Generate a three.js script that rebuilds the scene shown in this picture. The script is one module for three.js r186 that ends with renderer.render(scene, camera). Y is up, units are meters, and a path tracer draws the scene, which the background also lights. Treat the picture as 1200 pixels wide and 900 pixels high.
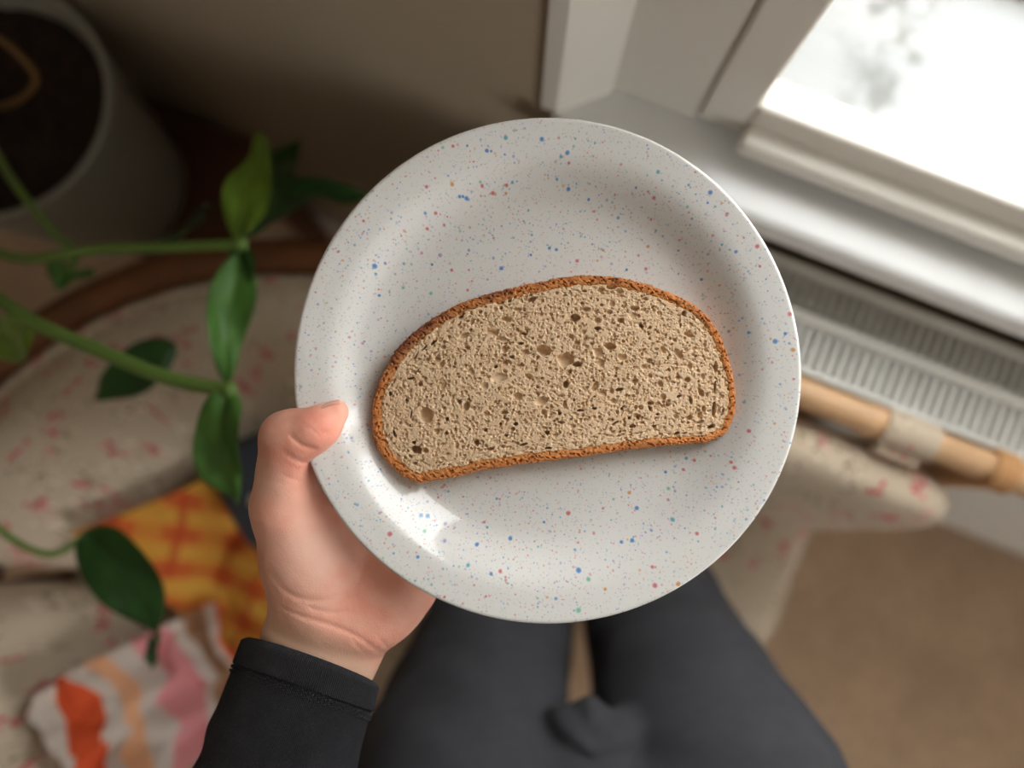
import * as THREE from 'three';
import { mergeGeometries } from 'three/addons/utils/BufferGeometryUtils.js';
import { RoundedBoxGeometry } from 'three/addons/geometries/RoundedBoxGeometry.js';
import { RectAreaLightUniformsLib } from 'three/addons/lights/RectAreaLightUniformsLib.js';

// ---------------------------------------------------------------- camera, sky, window light, exposure
const scene = new THREE.Scene();
const FOCAL = 900, TILT = Math.atan(80 / FOCAL);            // the lens looks almost straight down
const EYE = new THREE.Vector3(0, 1.4, 0);
const FWD = new THREE.Vector3(0, -Math.cos(TILT), -Math.sin(TILT));
const RIGHT = new THREE.Vector3(1, 0, 0), DOWN = new THREE.Vector3(0, -Math.sin(TILT), Math.cos(TILT));
const camera = new THREE.PerspectiveCamera(2 * Math.atan(450 / FOCAL) * 180 / Math.PI, 1200 / 900, 0.02, 60);
camera.position.copy(EYE);
camera.up.copy(DOWN).negate();
camera.lookAt(EYE.clone().add(FWD));
camera.focus = 0.347;
camera.userData.fStop = 2.7;

const renderer = new THREE.WebGLRenderer();
renderer.toneMapping = THREE.LinearToneMapping;
renderer.toneMappingExposure = 1.72;
renderer.shadowMap.enabled = true;
RectAreaLightUniformsLib.init();

scene.background = new THREE.Color().setRGB(0.96, 0.985, 1.0);   // even overcast sky
scene.backgroundIntensity = 3.8;

const YAW = 22 * Math.PI / 180;                              // the room is turned against the camera
const day = new THREE.RectAreaLight(new THREE.Color().setRGB(1.0, 0.985, 0.96), 1.3, 0.84, 1.25);
day.name = 'window_daylight';                                // daylight of the sky outside the window, at the size of the opening
{
  const u = 0.43, D = 0.51;
  day.position.set(u * Math.cos(YAW) + D * Math.sin(YAW), 1.5, u * Math.sin(YAW) - D * Math.cos(YAW));
  day.lookAt(day.position.x - Math.sin(YAW), 1.5, day.position.z + Math.cos(YAW));
}
scene.add(day);
const side = new THREE.RectAreaLight(new THREE.Color().setRGB(1.0, 0.985, 0.96), 4.8, 1.3, 1.0);
side.name = 'side_window_daylight';                          // daylight of the second window, in the wall at the right
{
  const u = 3.28, D = -1.6;
  side.position.set(u * Math.cos(YAW) + D * Math.sin(YAW), 1.3, u * Math.sin(YAW) - D * Math.cos(YAW));
  side.lookAt(side.position.x - Math.cos(YAW), 1.3, side.position.z - Math.sin(YAW));
}
scene.add(side);

// ---------------------------------------------------------------- helpers
let seed = 7;
const rnd = () => { seed = (seed * 1664525 + 1013904223) >>> 0; return seed / 4294967296; };
const lerp = (a, b, t) => a + (b - a) * t, clamp = (x, a, b) => Math.min(b, Math.max(a, x));
const smooth = (a, b, x) => { const t = clamp((x - a) / (b - a), 0, 1); return t * t * (3 - 2 * t); };
const hash = (x, y, z) => { let h = (Math.imul(x, 374761393) + Math.imul(y, 668265263) + Math.imul(z, 2147483647)) | 0; h = Math.imul(h ^ (h >>> 13), 1274126177); return ((h ^ (h >>> 16)) >>> 0) / 4294967296; };
function noise3(x, y, z) {
  const i = Math.floor(x), j = Math.floor(y), k = Math.floor(z), s = (t) => t * t * (3 - 2 * t), u = s(x - i), v = s(y - j), w = s(z - k);
  const a = (p, q) => lerp(hash(i, j + p, k + q), hash(i + 1, j + p, k + q), u);
  return lerp(lerp(a(0, 0), a(1, 0), v), lerp(a(0, 1), a(1, 1), v), w);
}
const noise2 = (x, y, s = 0) => noise3(x, y, s * 17.3 + 0.5);
const fbm = (x, y, z, n = 4) => { let a = 0.5, s = 0, f = 1; for (let i = 0; i < n; i++) { s += a * noise3(x * f, y * f, z * f + i * 9.1); a /= 2; f *= 2.03; } return s; };
const rgb = (r, g, b) => new THREE.Color(`rgb(${Math.round(r)},${Math.round(g)},${Math.round(b)})`);
const V = (x, y, z) => new THREE.Vector3(x, y, z);
// a point of the room, from the direction in which the lens sees it and its measured depth along the axis
const at = (px, py, d) => EYE.clone().addScaledVector(FWD, d).addScaledVector(RIGHT, (px - 600) / FOCAL * d).addScaledVector(DOWN, (py - 450) / FOCAL * d);

const used = {};
function numbered(n) { used[n] = (used[n] ?? -1) + 1; return used[n] ? `${n}_${String(used[n]).padStart(3, '0')}` : n; }
function shade(o) { o.traverse((m) => { if (m.isMesh) { m.castShadow = true; m.receiveShadow = true; } }); return o; }
function part(name, geo, mat, parent) { const m = new THREE.Mesh(geo, mat); m.name = name; m.castShadow = m.receiveShadow = true; parent.add(m); return m; }
function thing(name, label, category, pos = V(0, 0, 0), turn = 0, group) {
  const o = new THREE.Group(); o.name = numbered(name); o.position.copy(pos); o.rotation.y = turn;
  o.userData = { label, category }; if (group) o.userData.group = group;
  scene.add(o); return o;
}
function setting(name, pos = V(0, 0, 0), turn = -YAW) { const o = new THREE.Group(); o.name = numbered(name); o.position.copy(pos); o.rotation.y = turn; o.userData = { kind: 'structure' }; scene.add(o); return o; }
const room = (u, D, y) => V(u * Math.cos(YAW) + D * Math.sin(YAW), y, u * Math.sin(YAW) - D * Math.cos(YAW));

function box(w, h, d, x, y, z, r = 0) { const g = r ? new RoundedBoxGeometry(w, h, d, 3, r) : new THREE.BoxGeometry(w, h, d); g.translate(x, y, z); return g; }
// uv in metres, from the plane that each face lies nearest to
function metricUV(g, k = 1) {
  g = g.index ? g.toNonIndexed() : g;
  const p = g.attributes.position, n = p.count, uv = new Float32Array(n * 2), a = V(0, 0, 0), b = V(0, 0, 0), c = V(0, 0, 0);
  for (let i = 0; i < n; i += 3) {
    a.fromBufferAttribute(p, i); b.fromBufferAttribute(p, i + 1); c.fromBufferAttribute(p, i + 2);
    const q = b.clone().sub(a).cross(c.clone().sub(a)), ax = Math.abs(q.x), ay = Math.abs(q.y), az = Math.abs(q.z);
    for (let j = 0; j < 3; j++) {
      const x = p.getX(i + j), y = p.getY(i + j), z = p.getZ(i + j), at_ = (i + j) * 2;
      if (ay >= ax && ay >= az) { uv[at_] = x * k; uv[at_ + 1] = z * k; } else if (ax >= az) { uv[at_] = z * k; uv[at_ + 1] = y * k; } else { uv[at_] = x * k; uv[at_ + 1] = y * k; }
    }
  }
  g.setAttribute('uv', new THREE.BufferAttribute(uv, 2)); return g;
}
function tube(points, r, seg = 40, radial = 12, closed = false) { return new THREE.TubeGeometry(new THREE.CatmullRomCurve3(points, closed), seg, r, radial, closed); }
// a grid of points f(u, v) as a surface
function grid(nu, nv, f, closeU = false) {
  const pos = [], uv = [], idx = [];
  for (let j = 0; j <= nv; j++) for (let i = 0; i <= nu; i++) { const q = f(i / nu, j / nv); pos.push(q.x, q.y, q.z); uv.push(q.u ?? i / nu, q.v ?? j / nv); }
  for (let j = 0; j < nv; j++) for (let i = 0; i < nu; i++) { const a = j * (nu + 1) + i, b = a + 1, c = a + nu + 1, d = c + 1; idx.push(a, c, b, b, c, d); }
  const g = new THREE.BufferGeometry(); g.setAttribute('position', new THREE.Float32BufferAttribute(pos, 3)); g.setAttribute('uv', new THREE.Float32BufferAttribute(uv, 2)); g.setIndex(idx); g.computeVertexNormals(); return g;
}
// a cloth or a leaf with thickness: the grid, its back t below it and a rim between them
function sheet(nu, nv, f, t) {
  const top = grid(nu, nv, f), n = top.attributes.normal, p = top.attributes.position, N = p.count, pos = [...p.array], uv = [...top.attributes.uv.array, ...top.attributes.uv.array], idx = [...top.index.array];
  for (let i = 0; i < N; i++) pos.push(p.getX(i) - n.getX(i) * t, p.getY(i) - n.getY(i) * t, p.getZ(i) - n.getZ(i) * t);
  for (let i = 0, m = idx.length; i < m; i += 3) idx.push(idx[i] + N, idx[i + 2] + N, idx[i + 1] + N);
  const edge = []; for (let i = 0; i < nu; i++) edge.push(i); for (let j = 0; j < nv; j++) edge.push(j * (nu + 1) + nu); for (let i = nu; i > 0; i--) edge.push(nv * (nu + 1) + i); for (let j = nv; j > 0; j--) edge.push(j * (nu + 1));
  edge.forEach((a, i) => { const b = edge[(i + 1) % edge.length]; idx.push(a, b, a + N, b, b + N, a + N); });
  const g = new THREE.BufferGeometry(); g.setAttribute('position', new THREE.Float32BufferAttribute(pos, 3)); g.setAttribute('uv', new THREE.Float32BufferAttribute(uv, 2)); g.setIndex(idx); g.computeVertexNormals(); return g;
}
// a plump rounded cushion w x h x t about the origin (h along y)
function pillow(w, h, t, ex = 0.35, n = 40) {
  const sp = (c, e) => Math.sign(c) * Math.pow(Math.abs(c), e);
  const g = new THREE.SphereGeometry(1, n * 2, n), p = g.attributes.position;
  for (let i = 0; i < p.count; i++) {
    const x = p.getX(i), y = p.getY(i), z = p.getZ(i), a = Math.atan2(y, x), c = Math.hypot(x, y), e2 = 0.75;
    const rr = sp(c, e2), X = sp(Math.cos(a), ex) * rr * w / 2, Y = sp(Math.sin(a), ex) * rr * h / 2, Z = sp(z, e2) * t / 2;
    const k = 1 + 0.02 * (noise3(X * 14, Y * 14, Z * 14) - 0.5);
    p.setXYZ(i, X * k, Y * k, Z * k * (1 + 0.1 * (noise3(X * 9 + 4, Y * 9, 2) - 0.5)));
  }
  g.computeVertexNormals(); return metricUV(g);
}
// field of tapered capsules joined smoothly; each bone: [a, b, ra, rb, blend]
function field(bones, k0) {
  const B = bones.map(([a, b, ra, rb, k]) => { const d = b.clone().sub(a); return [a.x, a.y, a.z, d.x, d.y, d.z, Math.max(d.lengthSq(), 1e-12), ra, rb - ra, k ?? k0]; });
  return (x, y, z) => {
    let s = 1e3;
    for (const q of B) {
      const px = x - q[0], py = y - q[1], pz = z - q[2], t = clamp((px * q[3] + py * q[4] + pz * q[5]) / q[6], 0, 1);
      const dx = px - q[3] * t, dy = py - q[4] * t, dz = pz - q[5] * t, d = Math.sqrt(dx * dx + dy * dy + dz * dz) - q[7] - q[8] * t, k = q[9];
      const h = Math.max(k - Math.abs(s - d), 0) / k; s = Math.min(s, d) - h * h * k * 0.25;
    }
    return s;
  };
}
// surface nets over a box
function skin(F, lo, hi, cell) {
  const n = [0, 1, 2].map((i) => Math.ceil((hi.getComponent(i) - lo.getComponent(i)) / cell) + 1), [nx, ny, nz] = n, val = new Float32Array(nx * ny * nz), id = new Int32Array(nx * ny * nz).fill(-1);
  for (let k = 0, c = 0; k < nz; k++) for (let j = 0; j < ny; j++) for (let i = 0; i < nx; i++, c++) val[c] = F(lo.x + i * cell, lo.y + j * cell, lo.z + k * cell);
  const pos = [], idx = [], off = (i, j, k) => i + nx * (j + ny * k);
  const E = [[0, 1], [2, 3], [4, 5], [6, 7], [0, 2], [1, 3], [4, 6], [5, 7], [0, 4], [1, 5], [2, 6], [3, 7]], cv = new Float32Array(8);
  for (let k = 0; k < nz - 1; k++) for (let j = 0; j < ny - 1; j++) for (let i = 0; i < nx - 1; i++) {
    let m = 0; for (let c = 0; c < 8; c++) { cv[c] = val[off(i + (c & 1), j + ((c >> 1) & 1), k + (c >> 2))]; if (cv[c] < 0) m |= 1 << c; }
    if (m === 0 || m === 255) continue;
    let x = 0, y = 0, z = 0, q = 0;
    for (const [a, b] of E) if ((cv[a] < 0) !== (cv[b] < 0)) { const t = cv[a] / (cv[a] - cv[b]); x += lerp(a & 1, b & 1, t); y += lerp((a >> 1) & 1, (b >> 1) & 1, t); z += lerp(a >> 2, b >> 2, t); q++; }
    id[off(i, j, k)] = pos.length / 3; pos.push(lo.x + (i + x / q) * cell, lo.y + (j + y / q) * cell, lo.z + (k + z / q) * cell);
  }
  const quad = (a, b, c, d, flip) => { if (a < 0 || b < 0 || c < 0 || d < 0) return; flip ? idx.push(a, c, b, a, d, c) : idx.push(a, b, c, a, c, d); };
  for (let k = 1; k < nz - 1; k++) for (let j = 1; j < ny - 1; j++) for (let i = 1; i < nx - 1; i++) {
    const s = val[off(i, j, k)] < 0;
    if (s !== val[off(i + 1, j, k)] < 0) quad(id[off(i, j - 1, k - 1)], id[off(i, j, k - 1)], id[off(i, j, k)], id[off(i, j - 1, k)], !s);
    if (s !== val[off(i, j + 1, k)] < 0) quad(id[off(i - 1, j, k - 1)], id[off(i - 1, j, k)], id[off(i, j, k)], id[off(i, j, k - 1)], !s);
    if (s !== val[off(i, j, k + 1)] < 0) quad(id[off(i - 1, j - 1, k)], id[off(i, j - 1, k)], id[off(i, j, k)], id[off(i - 1, j, k)], !s);
  }
  const nor = new Float32Array(pos.length), e = cell * 0.6, w = V(0, 0, 0);
  for (let i = 0; i < pos.length; i += 3) {
    const [x, y, z] = [pos[i], pos[i + 1], pos[i + 2]];
    w.set(F(x + e, y, z) - F(x - e, y, z), F(x, y + e, z) - F(x, y - e, z), F(x, y, z + e) - F(x, y, z - e)).normalize(); nor.set([w.x, w.y, w.z], i);
  }
  const g = new THREE.BufferGeometry(); g.setAttribute('position', new THREE.Float32BufferAttribute(pos, 3)); g.setAttribute('normal', new THREE.BufferAttribute(nor, 3)); g.setIndex(idx); return g;
}
const planarUV = (g, f) => { const p = g.attributes.position, uv = new Float32Array(p.count * 2); for (let i = 0; i < p.count; i++) { const q = f(p.getX(i), p.getY(i), p.getZ(i)); uv[2 * i] = q[0]; uv[2 * i + 1] = q[1]; } g.setAttribute('uv', new THREE.BufferAttribute(uv, 2)); return g; };

// ---------------------------------------------------------------- textures
function dataTex(n, f, metres, srgb = true) {
  const d = new Uint8Array(n * n * 4);
  for (let j = 0; j < n; j++) for (let i = 0; i < n; i++) { const c = f(i / n, j / n, i, j), o = (j * n + i) * 4; if (typeof c === 'number') { d[o] = d[o + 1] = d[o + 2] = clamp(c, 0, 1) * 255; } else { d[o] = clamp(c[0], 0, 255); d[o + 1] = clamp(c[1], 0, 255); d[o + 2] = clamp(c[2], 0, 255); } d[o + 3] = 255; }
  const t = new THREE.DataTexture(d, n, n); t.wrapS = t.wrapT = THREE.RepeatWrapping; t.magFilter = THREE.LinearFilter; t.minFilter = THREE.LinearMipmapLinearFilter; t.generateMipmaps = true;
  if (srgb) t.colorSpace = THREE.SRGBColorSpace; if (metres) t.repeat.set(1 / metres, 1 / metres); t.needsUpdate = true; return t;
}
// tileable noise
const wrapNoise = (x, y, n, s = 0) => { const i = Math.floor(x * n), j = Math.floor(y * n), u = x * n - i, v = y * n - j, q = (t) => t * t * (3 - 2 * t), h = (a, b) => hash(((a % n) + n) % n, ((b % n) + n) % n, s + 31); return lerp(lerp(h(i, j), h(i + 1, j), q(u)), lerp(h(i, j + 1), h(i + 1, j + 1), q(u)), q(v)); };
const wrapFbm = (x, y, n, o = 4, s = 0) => { let a = 0.5, r = 0, k = 0; for (let i = 0; i < o; i++) { r += a * wrapNoise(x, y, n << i, s + i); k += a; a /= 2; } return r / k; };
function canvasTex(w, h, draw, metresX, metresY) {
  const c = document.createElement('canvas'); c.width = w; c.height = h; draw(c.getContext('2d'), w, h);
  const t = new THREE.CanvasTexture(c); t.colorSpace = THREE.SRGBColorSpace; t.wrapS = t.wrapT = THREE.RepeatWrapping; t.magFilter = THREE.LinearFilter;
  if (metresX) t.repeat.set(1 / metresX, 1 / (metresY ?? metresX)); return t;
}
const std = (o) => new THREE.MeshStandardMaterial(o), phys = (o) => new THREE.MeshPhysicalMaterial(o);
// ---------------------------------------------------------------- materials of the room
const plasterBump = dataTex(256, (x, y) => 0.6 * wrapFbm(x, y, 16, 4) + 0.4 * wrapFbm(x, y, 64, 2, 5), 0.4, false);
const wallMat = std({ color: rgb(166, 152, 131), roughness: 0.95, bumpMap: plasterBump, bumpScale: 0.0008 });
const ceilMat = std({ color: rgb(232, 228, 220), roughness: 0.95 });
const paintMat = std({ color: rgb(226, 222, 212), roughness: 0.35 });
const sillMat = std({ color: rgb(232, 233, 232), roughness: 0.3 });
const radMat = std({ color: rgb(222, 222, 216), roughness: 0.4 });
const carpetMat = std({ color: 0xffffff, roughness: 1, map: dataTex(512, (x, y) => { const n = wrapFbm(x, y, 8, 3), f = wrapNoise(x, y, 256, 3), g = wrapNoise(x, y, 128, 9), k = 0.9 + 0.12 * n + 0.12 * (f - 0.5) + 0.1 * (g - 0.5); return [200 * k, 170 * k, 140 * k]; }, 0.6), bumpMap: dataTex(256, (x, y) => wrapNoise(x, y, 128, 3), 0.25, false), bumpScale: 0.003 });
const boardMat = std({ roughness: 0.5, map: dataTex(512, (x, y) => { const d = smooth(0.56, 0.7, wrapFbm(x, y, 10, 4, 3)) * smooth(0.5, 0.62, wrapFbm(x, y, 3, 2, 8)), k = 1 - 0.3 * d; return [142 * k, 144 * k, 144 * k * (1 - 0.04 * d)]; }, 0.5) });
const groundMat = std({ color: rgb(118, 116, 112), roughness: 1 });
const glassMat = phys({ color: 0xffffff, transmission: 1, thickness: 0, roughness: 0, ior: 1.5 });

// ---------------------------------------------------------------- the room (its own axes: x along the window wall, z into the room)
const XL = -1.45, XR = 2.9, ZW = -0.262, ZB = 3.3, HC = 2.55, WT = 0.3;
const OX0 = -0.07, OX1 = 0.92, OY0 = 0.82, OY1 = 2.15;      // the window's opening in the wall
{
  part('floor', metricUV(box(XR - XL + 0.6, 0.1, ZB + 1, (XL + XR) / 2, -0.05, (ZB - 0.4) / 2)), carpetMat, setting('floor_carpet')).name = 'carpet';
  scene.children[scene.children.length - 1].name = 'floor';
  part('plaster', box(XR - XL + 0.6, 0.1, ZB + 1, (XL + XR) / 2, HC + 0.05, (ZB - 0.4) / 2), ceilMat, setting('ceiling'));
  const w = setting('wall_window');
  const zc = ZW - WT / 2;
  part('plaster', metricUV(mergeGeometries([box(OX0 - XL + 0.3, HC, WT, (XL - 0.3 + OX0) / 2, HC / 2, zc), box(XR + 0.3 - OX1, HC, WT, (XR + 0.3 + OX1) / 2, HC / 2, zc),
    box(OX1 - OX0, OY0 - 0.03, WT, (OX0 + OX1) / 2, (OY0 - 0.03) / 2, zc), box(OX1 - OX0, HC - OY1, WT, (OX0 + OX1) / 2, (HC + OY1) / 2, zc)])), wallMat, w);
  part('plaster', metricUV(box(0.3, HC, ZB + 0.8, XL - 0.15, HC / 2, (ZB - 0.2) / 2)), wallMat, setting('wall_left'));
  const SZ0 = 0.9, SZ1 = 2.3, SY0 = 0.75, SY1 = 1.82, za = ZW - 0.3, zz = ZB + 0.3;  // the right wall has a window of its own, outside the frame
  part('plaster', metricUV(mergeGeometries([box(0.3, HC, SZ0 - za, XR + 0.15, HC / 2, (SZ0 + za) / 2), box(0.3, HC, zz - SZ1, XR + 0.15, HC / 2, (SZ1 + zz) / 2), box(0.3, SY0, SZ1 - SZ0, XR + 0.15, SY0 / 2, (SZ0 + SZ1) / 2), box(0.3, HC - SY1, SZ1 - SZ0, XR + 0.15, (HC + SY1) / 2, (SZ0 + SZ1) / 2)])), wallMat, setting('wall_right'));
  const w2 = setting('window_2'), xm = XR + 0.16, fz = (z) => box(0.05, SY1 - SY0, 0.06, xm, (SY0 + SY1) / 2, z, 0.004), fy = (y) => box(0.05, 0.06, SZ1 - SZ0 - 0.06, xm, y, (SZ0 + SZ1) / 2, 0.004);
  for (const z of [SZ0 + 0.03, (SZ0 + SZ1) / 2, SZ1 - 0.03]) part('stile', fz(z), paintMat, w2);
  for (const y of [SY0 + 0.03, SY1 - 0.03]) part('rail', fy(y), paintMat, w2);
  for (const z of [lerp(SZ0, SZ1, 0.25), lerp(SZ0, SZ1, 0.75)]) part('pane', new THREE.PlaneGeometry((SZ1 - SZ0) / 2 - 0.06, SY1 - SY0 - 0.1).rotateY(-Math.PI / 2).translate(xm, (SY0 + SY1) / 2, z), glassMat, w2);
  part('plaster', metricUV(box(XR - XL + 0.6, HC, 0.3, (XL + XR) / 2, HC / 2, ZB + 0.15)), wallMat, setting('wall_back'));
  part('board', box(OX0 - XL + 0.02, 0.08, 0.014, (XL + OX0) / 2, 0.04, ZW + 0.008, 0.004), paintMat, setting('baseboard_window'));
  part('board', box(0.014, 0.08, ZB - ZW - 0.02, XL + 0.008, 0.04, (ZB + ZW) / 2, 0.004), paintMat, setting('baseboard_left'));
  part('soil', new THREE.BoxGeometry(60, 0.1, 40).translate(0, -3.5, -21), groundMat, setting('ground_outside')).name = 'paving';
}
// window: frame, inner and outer casements, the board between them
{
  const win = setting('window_1');
  const ZI = -0.29, ZO = -0.45;
  // splayed jamb lining at the left, straight at the right
  const jambShape = (s, x) => { const h = new THREE.Shape(); h.moveTo(x, -ZW - 0.002); h.lineTo(x + s * 0.032, -ZI); h.lineTo(x + s * 0.032, WT - ZW - 0.02); h.lineTo(x - s * 0.01, WT - ZW - 0.02); h.lineTo(x - s * 0.01, -ZW - 0.002); h.closePath(); const g = new THREE.ExtrudeGeometry(h, { depth: OY1 - OY0, bevelEnabled: true, bevelSize: 0.002, bevelThickness: 0.001, bevelSegments: 2 }); g.rotateX(-Math.PI / 2); g.translate(0, OY0, 0); return g; };
  part('jamb', jambShape(1, OX0 + 0.002), paintMat, win); part('jamb', jambShape(-1, OX1 - 0.002), paintMat, win);
  part('window_head', box(OX1 - OX0, 0.05, 0.26, (OX0 + OX1) / 2, OY1 - 0.024, -0.41), paintMat, win);
  const sx0 = 0.035, sx1 = 0.83, mid = 0.54;
  part('fixed_frame', mergeGeometries([box(sx0 - OX0 - 0.03, OY1 - OY0, 0.05, (OX0 + 0.03 + sx0) / 2, (OY0 + OY1) / 2, ZI - 0.028, 0.003), box(OX1 - 0.03 - sx1, OY1 - OY0, 0.05, (OX1 - 0.03 + sx1) / 2, (OY0 + OY1) / 2, ZI - 0.028, 0.003), box(0.05, OY1 - OY0, 0.04, mid, (OY0 + OY1) / 2, ZI - 0.035, 0.003)]), paintMat, win);
  const casement = (name, x0, x1, y0, y1, z, st, rail, th) => {
    const c = new THREE.Group(); c.name = name; win.add(c);
    part('stile', box(st, y1 - y0, th, x0 + st / 2, (y0 + y1) / 2, z - th / 2, 0.004), paintMat, c);
    part('stile', box(st, y1 - y0, th, x1 - st / 2, (y0 + y1) / 2, z - th / 2, 0.004), paintMat, c);
    part('rail', mergeGeometries([box(x1 - x0 - 2 * st, rail, th, (x0 + x1) / 2, y0 + rail / 2, z - th / 2, 0.004), box(x1 - x0 - 2 * st, 0.02, 0.022, (x0 + x1) / 2, y0 + 0.01, z + 0.006, 0.005)]), paintMat, c);
    part('rail', box(x1 - x0 - 2 * st, rail, th, (x0 + x1) / 2, y1 - rail / 2, z - th / 2, 0.004), paintMat, c);
    part('pane', new THREE.PlaneGeometry(x1 - x0 - 2 * st + 0.01, y1 - y0 - 2 * rail + 0.01).translate((x0 + x1) / 2, (y0 + y1) / 2, z - th * 0.6), glassMat, c);
  };
  casement('inner_casement', sx0, mid - 0.004, OY0 + 0.012, OY1 - 0.05, ZI, 0.036, 0.044, 0.026);
  casement('inner_casement', mid + 0.004, sx1, OY0 + 0.012, OY1 - 0.05, ZI, 0.036, 0.044, 0.026);
  casement('outer_casement', sx0 - 0.02, mid - 0.004, OY0 + 0.012, OY1 - 0.05, ZO, 0.045, 0.05, 0.04);
  casement('outer_casement', mid + 0.004, sx1 + 0.02, OY0 + 0.012, OY1 - 0.05, ZO, 0.045, 0.05, 0.04);
  part('inner_board', metricUV(box(OX1 - OX0, 0.06, 0.133, (OX0 + OX1) / 2, OY0 + 0.015, -0.3835, 0.002)), boardMat, win);
  part('outer_sill', box(OX1 - OX0 + 0.1, 0.02, 0.18, (OX0 + OX1) / 2, OY0 - 0.01, -0.57, 0.003), sillMat, win);
  const sill = setting('window_sill');
  part('sill_board', box(OX1 - OX0 + 0.0, 0.032, 0.105, (OX0 + OX1) / 2, OY0 - 0.016, -0.236 - 0.0525, 0.008), sillMat, sill);
}
// radiator under the sill
{
  const t = thing('radiator', 'white panel radiator with a slotted top grille under the window sill', 'radiator', room(0, 0, 0), -YAW);
  const x0 = 0.08, x1 = 1.05, zf = -0.157, zb = -0.25, yT = 0.74, yB = 0.12, cx = (x0 + x1) / 2, L = x1 - x0, zm = -0.205;
  part('front_panel', box(L, yT - yB - 0.01, 0.006, cx, (yT + yB) / 2 - 0.005, zf - 0.003, 0.0025), radMat, t);
  part('rear_panel', box(L, yT - yB - 0.01, 0.004, cx, (yT + yB) / 2 - 0.005, zb + 0.002, 0.0015), radMat, t);
  for (const x of [x0 + 0.003, x1 - 0.003]) part('side_panel', box(0.006, yT - yB, zf - zb, x, (yT + yB) / 2, (zf + zb) / 2, 0.002), radMat, t);
  part('core', box(L - 0.02, 0.4, 0.05, cx, 0.4, (zf + zb) / 2), radMat, t);
  const g = new THREE.Group(); g.name = 'top_grille'; t.add(g);
  for (const [z, w] of [[zf - 0.003, 0.005], [zm, 0.011], [zb + 0.006, 0.010]]) part('bar', box(L - 0.01, 0.006, w, cx, yT - 0.003, z, 0.002), radMat, g);
  const n = 106, pitch = (L - 0.03) / n;
  const sf = box(pitch * 0.46, 0.012, 0.041, 0, 0, 0), sb = box(pitch * 0.42, 0.012, 0.03, 0, 0, 0);
  for (let i = 0; i <= n; i++) { const x = x0 + 0.015 + i * pitch; part('slat', sf, radMat, g).position.set(x, yT - 0.007, -0.1795); part('slat', sb, radMat, g).position.set(x, yT - 0.007, (zb + zm) / 2); }
  for (const x of [x0 + 0.12, x1 - 0.12]) part('wall_bracket', box(0.03, 0.3, 0.008, x, 0.4, zb - 0.0042), radMat, t);
  const v = part('pipe', mergeGeometries([0, 0.05].map((dx) => tube([V(x1 - 0.06 - dx, yB + 0.02, -0.21), V(x1 - 0.06 - dx, 0.05, -0.21), V(x1 - 0.06 - dx, -0.01, -0.21)], 0.008, 8, 10))), radMat, t);
}

// ---------------------------------------------------------------- rattan chairs and their cushions
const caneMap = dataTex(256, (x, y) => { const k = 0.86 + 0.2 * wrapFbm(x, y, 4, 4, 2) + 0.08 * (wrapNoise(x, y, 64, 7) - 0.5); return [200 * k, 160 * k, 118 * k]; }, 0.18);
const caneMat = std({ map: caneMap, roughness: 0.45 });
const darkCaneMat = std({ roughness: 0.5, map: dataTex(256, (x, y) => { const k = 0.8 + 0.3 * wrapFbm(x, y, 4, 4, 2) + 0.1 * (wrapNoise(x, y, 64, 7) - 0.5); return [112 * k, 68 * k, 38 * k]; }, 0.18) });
const bindMat = std({ color: rgb(190, 142, 92), roughness: 0.6 });
const floralTex = canvasTex(1024, 1024, (c, W) => {
  c.fillStyle = 'rgb(188,172,150)'; c.fillRect(0, 0, W, W);
  const dots = (x, y, r, col, n, k) => { for (let i = 0; i < n; i++) { const a = rnd() * 6.283, q = Math.sqrt(rnd()) * r; c.fillStyle = col[Math.floor(rnd() * col.length)]; for (const ox of [-W, 0, W]) for (const oy of [-W, 0, W]) { c.beginPath(); c.ellipse(x + ox + Math.cos(a) * q, y + oy + Math.sin(a) * q, r * k * (0.6 + rnd() * 0.1), r * k * 0.5, a, 0, 6.3); c.fill(); } } };
  for (let i = 0; i < 170; i++) dots(rnd() * W, rnd() * W, 30, ['rgb(150,134,110)', 'rgb(166,150,124)', 'rgb(136,120,98)', 'rgb(220,206,186)', 'rgb(212,198,178)'], 6, 0.36);
  for (let i = 0; i < 62; i++) { const x = rnd() * W, y = rnd() * W; dots(x, y, 20 + rnd() * 14, ['rgb(196,112,112)', 'rgb(182,84,90)', 'rgb(214,152,148)', 'rgb(168,70,78)'], 9, 0.42); dots(x, y, 9, ['rgb(150,44,58)', 'rgb(196,96,100)'], 4, 0.4); }
  for (let i = 0; i < 120; i++) dots(rnd() * W, rnd() * W, 10, ['rgb(206,130,130)', 'rgb(176,160,130)'], 3, 0.4);
}, 0.32);
const weaveBump = dataTex(128, (x, y, i, j) => ((i >> 2) + (j >> 2)) % 2 ? 0.7 : 0.3, 0.03, false);
const floralMat = std({ map: floralTex, roughness: 0.95, bumpMap: weaveBump, bumpScale: 0.0003 });

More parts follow.
